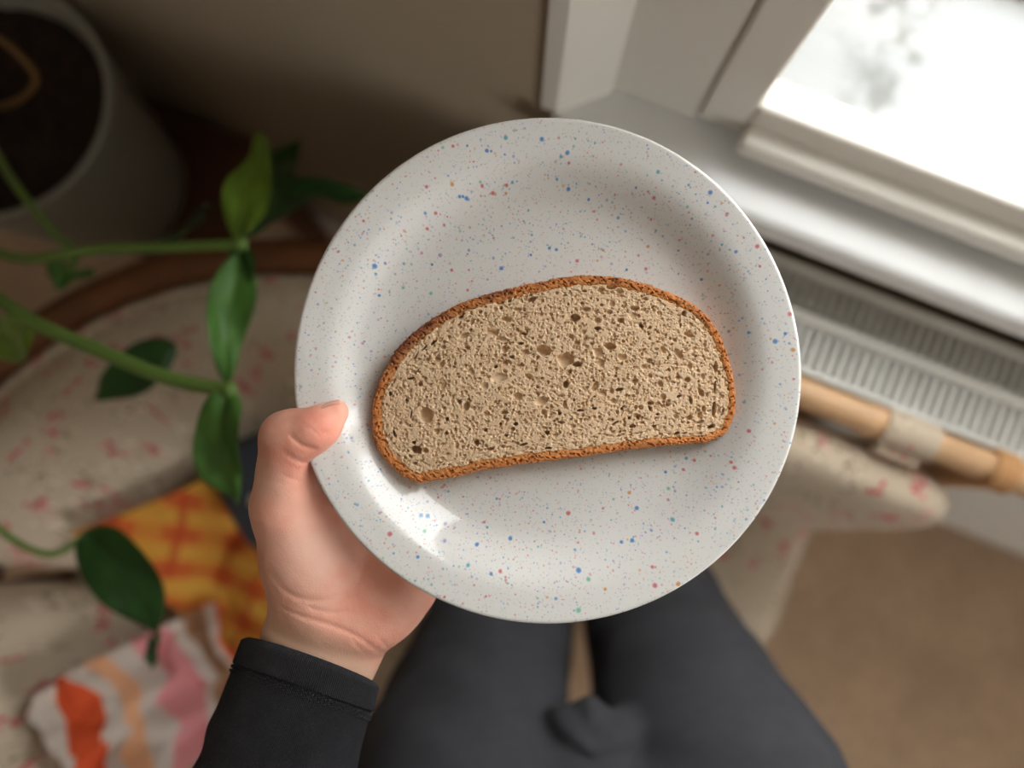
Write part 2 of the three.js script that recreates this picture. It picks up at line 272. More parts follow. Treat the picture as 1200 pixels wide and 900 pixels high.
function cane(pts, r, seg, nodes = 5) {                       // a bamboo pole: a tube with thicker nodes along it
  const curve = new THREE.CatmullRomCurve3(pts), L = curve.getLength(), fr = curve.computeFrenetFrames(seg, false), R = 16;
  const g = grid(R, seg, (u, v) => {
    const p = curve.getPointAt(v), k = Math.min(seg, Math.round(v * seg)), a = u * 2 * Math.PI, f = (v * nodes) % 1, e = Math.min(f, 1 - f) * L / nodes, cap = Math.min(v, 1 - v) * L;
    const q = r * (1 + 0.14 * Math.exp(-(e * e) / 0.00003)) * (cap < 0.004 ? 0.82 + 0.18 * Math.sqrt(cap / 0.004) : 1);
    p.addScaledVector(fr.normals[k], Math.cos(a) * q).addScaledVector(fr.binormals[k], Math.sin(a) * q);
    return { x: p.x, y: p.y, z: p.z, u: u * 2 * Math.PI * r, v: v * L };
  });
  const caps = [0, 1].map((e) => { const c = new THREE.CircleGeometry(r * 0.83, R), m = new THREE.Matrix4(), p = curve.getPointAt(e), t = curve.getTangentAt(e).multiplyScalar(e ? 1 : -1); m.lookAt(t, V(0, 0, 0), Math.abs(t.y) > 0.9 ? V(1, 0, 0) : V(0, 1, 0)); c.applyMatrix4(m); c.translate(p.x, p.y, p.z); return c; });
  return mergeGeometries([g, ...caps]);
}
function binding(p, axis, r, w) { const t = new THREE.TorusGeometry(r, 0.0028, 8, 24), gs = []; const n = Math.round(w / 0.005); for (let i = 0; i < n; i++) { const g = t.clone(); g.lookAt(axis); g.translate(p.x + axis.x * (i - n / 2) * 0.005, p.y + axis.y * (i - n / 2) * 0.005, p.z + axis.z * (i - n / 2) * 0.005); gs.push(g); } return mergeGeometries(gs); }
{
  const W = 0.195, S = 0.255, yR = 0.75, yS = 0.335;
  const t = thing('rattan_chair', 'light bamboo chair against the radiator, its back rail running parallel to the sill', 'chair', room(0.193, 0.139, 0), -YAW);
  part('back_rail', cane([V(-W - 0.03, yR, 0), V(0, yR, 0), V(W + 0.034, yR, 0)], 0.013, 60, 3), caneMat, t);
  for (const s of [-1, 1]) {
    part('rear_post', cane([V(s * W * 1.02, yR - 0.004, 0.002), V(s * W, 0.35, 0.006), V(s * W, 0, 0.0)], 0.0125, 40, 3), caneMat, t);
    part('front_leg', cane([V(s * (W - 0.03), yS, S - 0.03), V(s * (W - 0.03), 0, S - 0.02)], 0.014, 24, 2), caneMat, t);
    part('side_rail', cane([V(s * (W - 0.028), yS, 0.0), V(s * (W - 0.028), yS, S)], 0.013, 24, 2), caneMat, t);
    part('binding', binding(V(s * W, yR, 0), V(1, 0, 0), 0.0152, 0.02), bindMat, t);
    part('binding', binding(V(s * (W - 0.028), yS, S - 0.02), V(0, 0, 1), 0.0155, 0.03), bindMat, t);
  }
  part('front_rail', cane([V(-W, yS, S - 0.012), V(W, yS, S - 0.012)], 0.013, 24, 3), caneMat, t);
  part('lower_back_rail', cane([V(-W, yS + 0.03, 0.004), V(W, yS + 0.03, 0.004)], 0.012, 24, 3), caneMat, t);
  for (let i = 0; i < 5; i++) part('seat_slat', cane([V(-W + 0.04, yS + 0.008, 0.03 + i * 0.045), V(W - 0.04, yS + 0.008, 0.03 + i * 0.045)], 0.008, 12, 2), caneMat, t);
  for (let i = 0; i < 4; i++) part('back_spindle', cane([V(-0.13 + i * 0.087, yS + 0.03, 0.004), V(-0.13 + i * 0.087, yR, 0.002)], 0.007, 12, 2), caneMat, t);
  const sc = thing('seat_cushion', 'pale rose-print seat cushion on the bamboo chair below the window, its corner above the carpet', 'cushion', room(0.2, 0.022, 0.375), -YAW);
  const sg = pillow(0.40, 0.285, 0.075, 0.22); sg.rotateX(-Math.PI / 2); part('cover', sg, floralMat, sc);
  const ring = (w, h, ex) => { const p = []; for (let i = 0; i < 64; i++) { const a = i / 64 * 6.2832, s = (c) => Math.sign(c) * Math.pow(Math.abs(c), ex); p.push(V(s(Math.cos(a)) * w / 2, 0, s(Math.sin(a)) * h / 2)); } return tube(p, 0.004, 160, 8, true); };
  part('piping', metricUV(ring(0.404, 0.289, 0.22)), floralMat, sc);
  const bc = thing('back_cushion', 'plump pale rose-print back cushion tied to the bamboo rail of the chair by the radiator', 'cushion', room(0.166, 0.084, 0.60), -YAW);
  const bg = pillow(0.43, 0.28, 0.082, 0.24); bg.rotateX(-0.12); part('cover', bg, floralMat, bc);
  for (const x of [0.137, -0.12]) {
    const tie = new THREE.CylinderGeometry(0.0162, 0.0162, 0.045, 28, 6, false); tie.rotateZ(Math.PI / 2); tie.translate(x, 0.75 - 0.60, -0.055);
    const strap = box(0.04, 0.05, 0.012, x, 0.125, -0.037, 0.004);
    part('tie', metricUV(mergeGeometries([metricUV(tie), metricUV(strap)])), floralMat, bc);
  }
}
// tub chair at the left: a rail bent in an arc about C
const CX = -0.22, CZ = 0.20;
const arc = (r, y, a0, a1, n = 16) => Array.from({ length: n }, (_, i) => { const a = lerp(a0, a1, i / (n - 1)); return V(Math.cos(a) * r, y, -Math.sin(a) * r); });
{
  const t = thing('rattan_armchair', 'dark cane tub armchair with a curved back in the shade beside the potted plant', 'armchair', V(CX, 0, CZ));
  const A0 = 1.18, A1 = 3.75;
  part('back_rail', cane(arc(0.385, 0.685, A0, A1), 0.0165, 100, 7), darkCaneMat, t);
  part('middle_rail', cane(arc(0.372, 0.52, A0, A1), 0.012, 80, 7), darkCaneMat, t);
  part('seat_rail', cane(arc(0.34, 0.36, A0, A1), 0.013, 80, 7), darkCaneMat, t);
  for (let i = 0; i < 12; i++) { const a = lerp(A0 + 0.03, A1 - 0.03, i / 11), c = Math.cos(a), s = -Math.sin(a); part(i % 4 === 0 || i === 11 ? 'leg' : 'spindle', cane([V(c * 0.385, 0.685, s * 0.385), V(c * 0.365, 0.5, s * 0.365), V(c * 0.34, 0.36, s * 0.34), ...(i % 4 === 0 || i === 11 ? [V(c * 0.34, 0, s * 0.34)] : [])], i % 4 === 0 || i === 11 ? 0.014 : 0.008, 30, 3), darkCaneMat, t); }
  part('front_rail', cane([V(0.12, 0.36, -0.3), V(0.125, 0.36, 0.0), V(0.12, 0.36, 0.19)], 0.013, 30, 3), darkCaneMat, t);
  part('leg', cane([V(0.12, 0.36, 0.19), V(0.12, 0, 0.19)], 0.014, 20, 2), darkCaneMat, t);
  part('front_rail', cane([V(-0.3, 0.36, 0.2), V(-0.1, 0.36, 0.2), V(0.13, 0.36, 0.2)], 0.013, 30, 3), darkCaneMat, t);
  // seat cushion: rounded on the back, straight along the right and the front
  const sc = thing('seat_cushion', 'wide rose-print seat cushion of the tub armchair, lying under the checked cloth', 'cushion', V(CX, 0.375, CZ));
  const sh = new THREE.Shape(); sh.moveTo(0.115, 0.22); for (let i = 0; i <= 24; i++) { const a = lerp(1.15, 3.75, i / 24); sh.lineTo(Math.cos(a) * 0.30, -Math.sin(a) * 0.30); } sh.lineTo(-0.2, 0.22); sh.closePath();
  const eg = new THREE.ExtrudeGeometry(sh, { depth: 0.035, bevelEnabled: true, bevelSize: 0.024, bevelThickness: 0.02, bevelSegments: 6, steps: 2, curveSegments: 24 }); eg.rotateX(Math.PI / 2); eg.translate(0, 0.055, 0); part('cover', metricUV(eg), floralMat, sc);
  // two back cushions swept along the arc, a gap between them
  const curved = (b0, b1, label) => {
  const bc = thing('back_cushion', label, 'cushion', V(CX, 0.45, CZ));
  const nU = 90, nV = 48;
  const bg = grid(nV, nU, (v, u) => {
    const a = lerp(b0, b1, u), e = Math.min(u, 1 - u) * (b1 - b0) * 0.33, cap = e < 0.045 ? Math.sqrt(1 - Math.pow(1 - e / 0.045, 2)) : 1, p = v * 2 * Math.PI, s = (c, k) => Math.sign(c) * Math.pow(Math.abs(c), k);
    const tt = s(Math.cos(p), 0.6) * 0.05 * cap * (1 + 0.12 * (noise2(u * 14, v * 8) - 0.5)), hh = s(Math.sin(p), 0.5) * 0.125 * (0.55 + 0.45 * cap);
    const lean = 0.55, r = 0.295 + hh * Math.sin(lean) + tt * Math.cos(lean), y = 0.125 + hh * Math.cos(lean) - tt * Math.sin(lean);
    return { x: Math.cos(a) * r, y: y + 0.008 * (noise2(u * 10, 3) - 0.5), z: -Math.sin(a) * r, u: a * 0.3, v: v * 0.72 };
  });
  part('cover', bg, floralMat, bc);
  // piping lines along the top edge
  part('piping', metricUV(tube(arc(0.362, 0.235, b0 + 0.06, b1 - 0.06), 0.0045, 100, 8)), floralMat, bc);
  };
  curved(1.26, 2.86, 'deep curved rose-print back cushion inside the dark cane rail of the tub armchair');
  curved(2.93, 3.74, 'shorter rose-print side cushion of the tub armchair, beside the printed cloth');
}
// cloths on the armchair
const checkTex = canvasTex(512, 512, (c, W) => {
  c.fillStyle = 'rgb(200,104,36)'; c.fillRect(0, 0, W, W);
  for (let i = 0; i < 4; i++) { c.fillStyle = 'rgba(210,164,62,0.85)'; c.fillRect(0, i * 128, W, 58); c.fillStyle = 'rgba(204,146,48,0.6)'; c.fillRect(i * 128 + 10, 0, 50, W); c.fillStyle = 'rgba(178,70,26,0.75)'; c.fillRect(0, i * 128 + 84, W, 18); c.fillStyle = 'rgba(176,58,18,0.6)'; c.fillRect(i * 128 + 86, 0, 20, W); }
  for (let j = 0; j < W; j += 4) { c.fillStyle = 'rgba(90,40,10,0.13)'; c.fillRect(0, j, W, 1); c.fillRect(j, 0, 1, W); }
}, 0.17);
const checkMat = std({ map: checkTex, roughness: 0.95, bumpMap: weaveBump, bumpScale: 0.0006 });
const printTex = canvasTex(512, 512, (c, W) => {
  c.fillStyle = 'rgb(196,182,170)'; c.fillRect(0, 0, W, W);
  const band = (x, w, col) => { c.fillStyle = col; c.beginPath(); c.moveTo(x, 0); c.bezierCurveTo(x + 50, 160, x - 50, 340, x + 10, W); c.lineTo(x + w + 10, W); c.bezierCurveTo(x + w - 40, 340, x + w + 60, 160, x + w, 0); c.fill(); };
  band(20, 70, 'rgb(208,132,134)'); band(120, 60, 'rgb(150,110,80)'); band(210, 90, 'rgb(214,88,36)'); band(350, 50, 'rgb(206,76,30)'); band(440, 40, 'rgb(218,160,120)');
}, 0.34);
const printMat = std({ map: printTex, roughness: 0.9, bumpMap: weaveBump, bumpScale: 0.0005 });
{
  const seatY = 0.432;
  const b = thing('checked_cloth', 'yellow and orange checked cloth spread on the armchair seat left of the hand', 'cloth', V(-0.29, seatY, 0.155));
  const turn = 0.38;
  part('cloth', sheet(90, 90, (u, v) => {
    const a = (u - 0.5) * 0.19, c = (v - 0.68) * 0.19, lie = -0.45, x = a * Math.cos(lie) - c * Math.sin(lie), z = a * Math.sin(lie) + c * Math.cos(lie);
    const rr = Math.hypot(x - 0.29 - CX, z + 0.155 - CZ), y = 0.033 + 1.63 * Math.max(0, rr - 0.14) * smooth(0.13, 0.18, rr) + 0.013 * Math.sin(a * 42 + 3 * noise2(u * 3, v * 3)) * noise2(u * 5, v * 5, 2) + 0.01 * fbm(u * 7, v * 7, 1);
    return { x, y, z, u: x * Math.cos(turn) + z * Math.sin(turn), v: z * Math.cos(turn) - x * Math.sin(turn) };
  }, 0.003), checkMat, b);
  const p = thing('printed_cloth', 'crumpled white cloth with orange and pink bands at the armchair front', 'cloth', V(-0.385, seatY, 0.27));
  part('cloth', sheet(100, 100, (u, v) => {
    const a = (u - 0.5) * 0.125, c = (v - 0.5) * 0.15, t2 = -0.45, x = a * Math.cos(t2) - c * Math.sin(t2), z = a * Math.sin(t2) + c * Math.cos(t2);
    const rr = Math.hypot(x - 0.385 - CX, z + 0.27 - CZ), y = 0.012 + 1.63 * Math.max(0, rr - 0.145) * smooth(0.135, 0.18, rr) + 0.05 * fbm(u * 4.5 + 2, v * 4.5, 6, 3) + 0.018 * Math.abs(Math.sin(a * 50 + 5 * noise2(u * 4, v * 4, 4)));
    return { x: x + 0.02 * noise2(v * 6, u * 4, 8), y, z, u: a * 2.2 + 0.02, v: c * 1.4 };
  }, 0.003), printMat, p);
  const dk = std({ color: rgb(58, 62, 72), roughness: 0.95, bumpMap: weaveBump, bumpScale: 0.0008 });
  const q = thing('dark_pillow', 'small slate-grey pillow tucked against the curved back cushion behind the leaf', 'pillow', V(-0.232, 0.555, 0.035));
  const pg = pillow(0.16, 0.14, 0.07, 0.45); pg.rotateX(-1.0); pg.rotateY(0.3); part('cover', pg, dk, q);
  part('tag', box(0.022, 0.002, 0.016, -0.03, 0.04, 0.012, 0.0008), std({ color: rgb(196, 180, 160), roughness: 0.9 }), q);
}
// ---------------------------------------------------------------- potted plant on a low table
{
  const woodMat = std({ roughness: 0.55, map: dataTex(512, (x, y) => { const g = wrapFbm(x * 1, y, 3, 3, 4), l = 0.5 + 0.5 * Math.sin((y * 60 + g * 14) * 1.0), k = 0.8 + 0.25 * l * g + 0.1 * wrapNoise(x * 0.5, y, 128, 2); return [104 * k, 64 * k, 38 * k]; }, 0.5) });
  const base = room(-0.725, 0.155, 0);
  const t = thing('plant_table', 'low dark brown wooden table by the wall carrying the plant pot', 'table', base, -YAW);
  part('table_top', metricUV(box(0.55, 0.025, 0.2, 0, 0.3875, 0, 0.004)), woodMat, t);
  part('apron', metricUV(box(0.5, 0.05, 0.16, 0, 0.35, 0, 0.002)), woodMat, t);
  for (const x of [-0.245, 0.245]) for (const z of [-0.075, 0.075]) part('leg', metricUV(box(0.035, 0.375, 0.035, x, 0.1875, z, 0.003)), woodMat, t);
  const pc = at(130, 190, 1.0); const P = V(pc.x - 0.0085, 0.4, pc.z + 0.021);
  const p = thing('potted_plant', 'climbing houseplant with long drooping leaves in a pale grey tapered pot', 'plant', P);
  const prof = [[0, 0], [0.094, 0], [0.098, 0.003], [0.104, 0.06], [0.114, 0.16], [0.124, 0.247], [0.127, 0.253], [0.124, 0.256], [0.119, 0.253], [0.114, 0.235], [0.104, 0.19], [0, 0.19]].map(([x, y]) => new THREE.Vector2(x, y));
  const potMat = std({ color: rgb(164, 163, 154), roughness: 0.6, bumpMap: plasterBump, bumpScale: 0.0006 });
  part('pot', new THREE.LatheGeometry(prof, 96), potMat, p);
  const soilMat = std({ roughness: 1, map: dataTex(256, (x, y) => { const k = 0.6 + 0.8 * wrapFbm(x, y, 16, 4); return [44 * k, 33 * k, 25 * k]; }, 0.12) });
  part('soil', grid(60, 24, (u, v) => { const a = u * 6.28318, r = (1 - v) * 0.111; return { x: Math.cos(a) * r, y: 0.222 + 0.012 * fbm(Math.cos(a) * r * 90, Math.sin(a) * r * 90, 3), z: -Math.sin(a) * r, u: Math.cos(a) * r, v: Math.sin(a) * r }; }), soilMat, p);
  const L = (px, py, d) => at(px, py, d).sub(P);
  const stemMat = std({ color: rgb(104, 136, 62), roughness: 0.5 }), dryMat = std({ color: rgb(122, 92, 52), roughness: 0.7 });
  const leafTex = (a, b) => dataTex(256, (x, y) => { const vein = Math.exp(-Math.pow((x - 0.5) * 60, 2)) + 0.5 * Math.pow(0.5 + 0.5 * Math.cos((y * 9 - Math.abs(x - 0.5) * 7) * 6.283), 24), k = 0.85 + 0.3 * wrapFbm(x, y, 8, 3), m = clamp(vein * 0.35, 0, 1); return [0, 1, 2].map((c) => lerp(a[c] * k, b[c], m)); });
  const leafM = (a, b) => phys({ map: leafTex(a, b), roughness: 0.42, transmission: 0.3, thickness: 0, specularIntensity: 0.7 });
  const fresh = leafM([92, 142, 62], [150, 180, 100]), deep = leafM([44, 88, 34], [80, 120, 60]), young = leafM([122, 160, 54], [170, 190, 100]);
  const stem = (pts, r, m = stemMat) => part('stem', tube(pts.map((q) => L(...q)), r, 60, 12), m, p);
  // a leaf along a curve of points, of width w, the blade turned by roll about its midrib
  const leaf = (pts, w, mat, roll = 0, fold = 0.25) => {
    const c = new THREE.CatmullRomCurve3(pts.map((q) => L(...q))), up = FWD.clone().negate();
    part('leaf', sheet(12, 36, (u, v) => {
      const q = c.getPointAt(v), tan = c.getTangentAt(v), side = tan.clone().cross(up).normalize(), nor = side.clone().cross(tan).normalize();
      const s2 = side.clone().multiplyScalar(Math.cos(roll)).addScaledVector(nor, Math.sin(roll)), n2 = s2.clone().cross(tan).normalize();
      const x = (u - 0.5) * 2, ww = w / 2 * Math.pow(Math.sin(Math.PI * Math.pow(v, 0.75)), 0.8) + 0.0008;
      q.addScaledVector(s2, x * ww).addScaledVector(n2, Math.abs(x) * ww * fold + 0.004 * Math.sin(v * 9 + x * 2) * Math.abs(x));
      return { x: q.x, y: q.y, z: q.z, u, v };
    }, 0.0006), mat, p);
  };
  stem([[-60, 40, 0.80], [-40, 300, 0.62], [30, 372, 0.56], [110, 408, 0.545], [200, 444, 0.535], [268, 458, 0.53]], 0.0052);
  stem([[-70, 60, 0.80], [-60, 250, 0.66], [20, 302, 0.62], [120, 292, 0.61], [200, 290, 0.60], [282, 286, 0.59]], 0.0042);
  stem([[-40, 90, 0.80], [-10, 170, 0.70], [22, 222, 0.66], [60, 270, 0.65], [88, 300, 0.64], [80, 318, 0.645]], 0.0035);
  stem([[-30, 60, 0.80], [-20, 35, 0.70], [20, 62, 0.69], [42, 90, 0.70], [30, 112, 0.72], [-20, 130, 0.80]], 0.003, dryMat);
  stem([[-40, 120, 0.80], [-70, 500, 0.64], [-10, 612, 0.62], [60, 650, 0.63], [100, 628, 0.64]], 0.003);
  for (const [x, y, d] of [[282, 286, 0.59], [268, 457, 0.53]]) part('node', new THREE.SphereGeometry(0.0062, 16, 12).translate(...L(x, y, d).toArray()), stemMat, p);
  leaf([[280, 284, 0.59], [292, 232, 0.595], [304, 186, 0.61], [306, 158, 0.625]], 0.036, young, 0.25);
  leaf([[282, 288, 0.59], [286, 318, 0.60], [278, 345, 0.615], [270, 352, 0.63]], 0.034, deep, -0.5);
  leaf([[286, 300, 0.60], [272, 345, 0.585], [264, 395, 0.575], [266, 450, 0.58]], 0.032, fresh, 0.5, 0.4);
  leaf([[268, 456, 0.53], [260, 500, 0.525], [262, 548, 0.53], [278, 588, 0.54]], 0.034, fresh, -0.15, 0.35);
  leaf([[205, 402, 0.66], [180, 418, 0.655], [145, 446, 0.66], [112, 466, 0.67]], 0.036, deep, 0.3);
  leaf([[100, 622, 0.64], [128, 655, 0.635], [162, 696, 0.64], [182, 742, 0.65]], 0.052, deep, 0.1, 0.15);
  leaf([[30, 372, 0.56], [20, 388, 0.58], [14, 402, 0.60], [-30, 412, 0.62]], 0.032, young, 0.4);
  leaf([[80, 312, 0.645], [62, 318, 0.64], [72, 326, 0.66], [110, 318, 0.68]], 0.018, fresh, 0.2);
  leaf([[282, 286, 0.59], [330, 240, 0.66], [370, 225, 0.70], [430, 230, 0.74]], 0.05, deep, 0.3);
  leaf([[282, 286, 0.59], [310, 215, 0.68], [330, 190, 0.74], [352, 168, 0.78]], 0.045, deep, -0.4);
  leaf([[200, 290, 0.60], [222, 270, 0.66], [232, 255, 0.70], [246, 240, 0.74]], 0.04, deep, 0.2);
  leaf([[182, 742, 0.65], [180, 752, 0.655], [179, 764, 0.66], [178, 782, 0.67]], 0.010, deep, 0.1);
}

// ---------------------------------------------------------------- plate
const tiltQ = new THREE.Quaternion().setFromAxisAngle(V(1, 0, 0), TILT);   // the plate is held square to the lens
const onAxis = (x, z, d) => EYE.clone().addScaledVector(FWD, d).addScaledVector(RIGHT, x).addScaledVector(DOWN, z);
const PX = 41.5 / FOCAL * 0.335, PZ = -15 / FOCAL * 0.335;
const inner = [[0, 0.009], [0.03, 0.009], [0.06, 0.009], [0.0705, 0.0093], [0.077, 0.0107], [0.0825, 0.0138], [0.0875, 0.0178], [0.092, 0.0212], [0.0955, 0.0231], [0.0985, 0.0241], [0.103, 0.0251], [0.1075, 0.026], [0.1098, 0.0262], [0.1106, 0.0255]];
{
  const pr = [...inner, [0.1098, 0.0238], [0.104, 0.0208], [0.0965, 0.0168], [0.089, 0.0118], [0.082, 0.0078], [0.0745, 0.0046], [0.0725, 0.0018], [0.0712, 0.0002], [0.068, 0.0002], [0.0664, 0.0022], [0.05, 0.0034], [0, 0.0036]];
  const sp = new THREE.CatmullRomCurve3(pr.map(([x, y]) => V(x, y, 0)), false, 'centripetal'), pts = sp.getPoints(220).map((q) => new THREE.Vector2(Math.max(q.x, 0), q.y));
  const g = new THREE.LatheGeometry(pts, 220), p = g.attributes.position;
  for (let i = 0; i < p.count; i++) {  // hand-made: slightly uneven rim
    const x = p.getX(i), z = p.getZ(i), r = Math.hypot(x, z), a = Math.atan2(z, x), k = smooth(0.06, 0.11, r);
    p.setY(i, p.getY(i) + k * (0.0005 * Math.sin(2 * a + 1) + 0.0003 * Math.sin(5 * a)) + 0.00012 * (noise3(x * 60, z * 60, 2) - 0.5)); p.setX(i, x * (1 + k * 0.003 * Math.sin(3 * a))); p.setZ(i, z * (1 + k * 0.003 * Math.sin(3 * a)));
  }
  g.computeVertexNormals(); planarUV(g, (x, y, z) => [x / 0.23 + 0.5, -z / 0.23 + 0.5]);
  const COL = { b: [98, 142, 200], t: [116, 174, 190], r: [212, 124, 130], g: [140, 196, 168], o: [216, 156, 104], l: [172, 164, 204] };
  const big = [[340, 130, ['b', 397, 728, 10, 't', 402, 765, 6, 'b', 418, 865, 6, 'b', 665, 720, 6, 'b', 990, 738, 9, 'b', 1128, 675, 6, 'b', 795, 402, 7, 'b', 810, 402, 6, 'b', 827, 410, 8, 'b', 922, 186, 8, 't', 1010, 124, 9, 'b', 1180, 130, 9, 'r', 682, 480, 7, 'r', 643, 553, 7, 'r', 722, 535, 6, 'r', 757, 746, 7, 'r', 345, 517, 6, 'r', 950, 385, 8, 'o', 1012, 386, 6, 'r', 900, 352, 7, 'g', 530, 828, 7, 'l', 702, 676, 9, 'r', 1015, 348, 7, 'r', 640, 357, 7, 'o', 760, 345, 8, 'g', 660, 855, 8, 'r', 832, 840, 6, 't', 1042, 334, 6, 'b', 830, 163, 5, 'g', 715, 172, 6, 'r', 763, 165, 7]],
    [640, 130, ['b', 100, 194, 9, 't', 70, 213, 7, 'b', 105, 365, 8, 'b', 770, 382, 9, 'b', 757, 431, 5, 't', 525, 286, 8, 'r', 990, 635, 9, 'r', 1002, 728, 6, 'b', 15, 643, 7, 'b', 48, 650, 7, 'r', 145, 703, 8, 'o', 478, 635, 7, 'o', 268, 653, 6, 'b', 377, 744, 6, 'r', 468, 740, 7, 'b', 728, 790, 6, 'r', 505, 408, 7, 't', 823, 628, 5, 'b', 890, 660, 7, 'b', 200, 414, 6, 'r', 107, 243, 6, 'b', 1072, 1080, 10, 'r', 1142, 952, 9, 'o', 1156, 1120, 9, 'b', 1120, 1044, 7, 'b', 948, 1040, 6, 'r', 948, 1500, 8]],
    [400, 520, ['r', 227, 424, 10, 'b', 373, 336, 8, 'b', 404, 339, 9, 'g', 390, 410, 8, 'b', 792, 444, 9, 'b', 635, 473, 8, 't', 594, 570, 8, 'b', 702, 610, 7, 'r', 745, 597, 8, 'r', 1064, 326, 10, 'b', 1112, 592, 10, 'g', 1158, 635, 9, 'g', 1112, 780, 11, 'r', 678, 716, 5, 'l', 484, 456, 8, 'l', 487, 376, 8, 'b', 358, 532, 7, 'r', 670, 368, 6, 't', 684, 392, 6, 'g', 780, 655, 5, 'b', 950, 368, 6, 'r', 483, 720, 6]],
    [660, 520, ['b', 480, 133, 7, 'r', 563, 121, 7, 'r', 785, 86, 7, 'r', 800, 112, 8, 'r', 615, 78, 7, 'g', 493, 210, 8, 'o', 310, 230, 8, 'b', 345, 302, 9, 't', 512, 355, 9, 'r', 627, 421, 8, 'b', 324, 453, 8, 'b', 273, 461, 7, 'r', 430, 665, 10, 'o', 540, 658, 10, 'o', 197, 682, 7, 't', 577, 68, 7, 'r', 418, 578, 7]]];
  const glaze = canvasTex(2048, 2048, (c, W) => {
    c.fillStyle = 'rgb(216,215,211)'; c.fillRect(0, 0, W, W);
    const dot = (x, y, r, col, a) => { c.fillStyle = `rgba(${col[0]},${col[1]},${col[2]},${a})`; c.beginPath(); const n = 9, ph = rnd() * 6; for (let i = 0; i <= n; i++) { const t = i / n * 6.2832, q = r * (0.82 + 0.36 * noise2(Math.cos(t) * 1.5 + ph * 9, Math.sin(t) * 1.5 + ph * 5)); c.lineTo(x + Math.cos(t) * q, y + Math.sin(t) * q); } c.fill(); };
    const keys = ['b', 'b', 'r', 'r', 'r', 't', 'g', 'o', 'l', 'l'], dull = [[160, 150, 150], [150, 160, 160], [186, 150, 148], [140, 130, 130], [150, 178, 176]];
    for (let i = 0; i < 16000; i++) dot(rnd() * W, rnd() * W, 0.9 + rnd() * 1.9, dull[Math.floor(rnd() * 5)], 0.2 + rnd() * 0.35);
    for (let i = 0; i < 5200; i++) dot(rnd() * W, rnd() * W, 1.8 + rnd() * 2.6, COL[keys[Math.floor(rnd() * 10)]], 0.25 + rnd() * 0.4);
    for (let i = 0; i < 1000; i++) { const k = keys[Math.floor(rnd() * 10)], x = rnd() * W, y = rnd() * W, r = 3.2 + rnd() * 4.2, a = 0.35 + rnd() * 0.4; dot(x, y, r, COL[k], a * 0.6); dot(x, y, r * 0.6, COL[k].map((q) => q * 0.8), a * 0.7); }
    for (const [ox, oy, l] of big) for (let i = 0; i < l.length; i += 4) {
      const px = ox + l[i + 1] / 4, py = oy + l[i + 2] / 4; let d = 0.345, x, z;
      for (let k = 0; k < 3; k++) { x = (px - 600) / FOCAL * d - PX; z = (py - 450) / FOCAL * d - PZ; const r = Math.hypot(x, z); let j = 0; while (j < inner.length - 2 && inner[j + 1][0] < r) j++; d = 0.361 - lerp(inner[j][1], inner[j + 1][1], clamp((r - inner[j][0]) / (inner[j + 1][0] - inner[j][0]), 0, 1)); }
      const X = (x / 0.23 + 0.5) * W, Y = (z / 0.23 + 0.5) * W, r = l[i + 3] * 1.08, col = COL[l[i]]; dot(X, Y, r, col, 0.62); dot(X, Y, r * 0.62, col.map((q) => q * 0.88), 0.75);
    }
  });
  const glazeBump = dataTex(512, (x, y) => 0.5 + 0.5 * (wrapFbm(x, y, 32, 3, 5) - 0.5) + 0.25 * (wrapNoise(x, y, 256, 8) - 0.5), 0.23 * 0.4, false); glazeBump.repeat.set(3, 3);
  const plate = thing('dinner_plate', 'round cream glazed plate sprinkled with blue, pink and green specks, held in a hand', 'plate', onAxis(PX, PZ, 0.361));
  plate.quaternion.copy(tiltQ);
  part('dish', g, phys({ map: glaze, roughness: 0.02, ior: 1.5, bumpMap: glazeBump, bumpScale: 0.00002 }), plate);
}
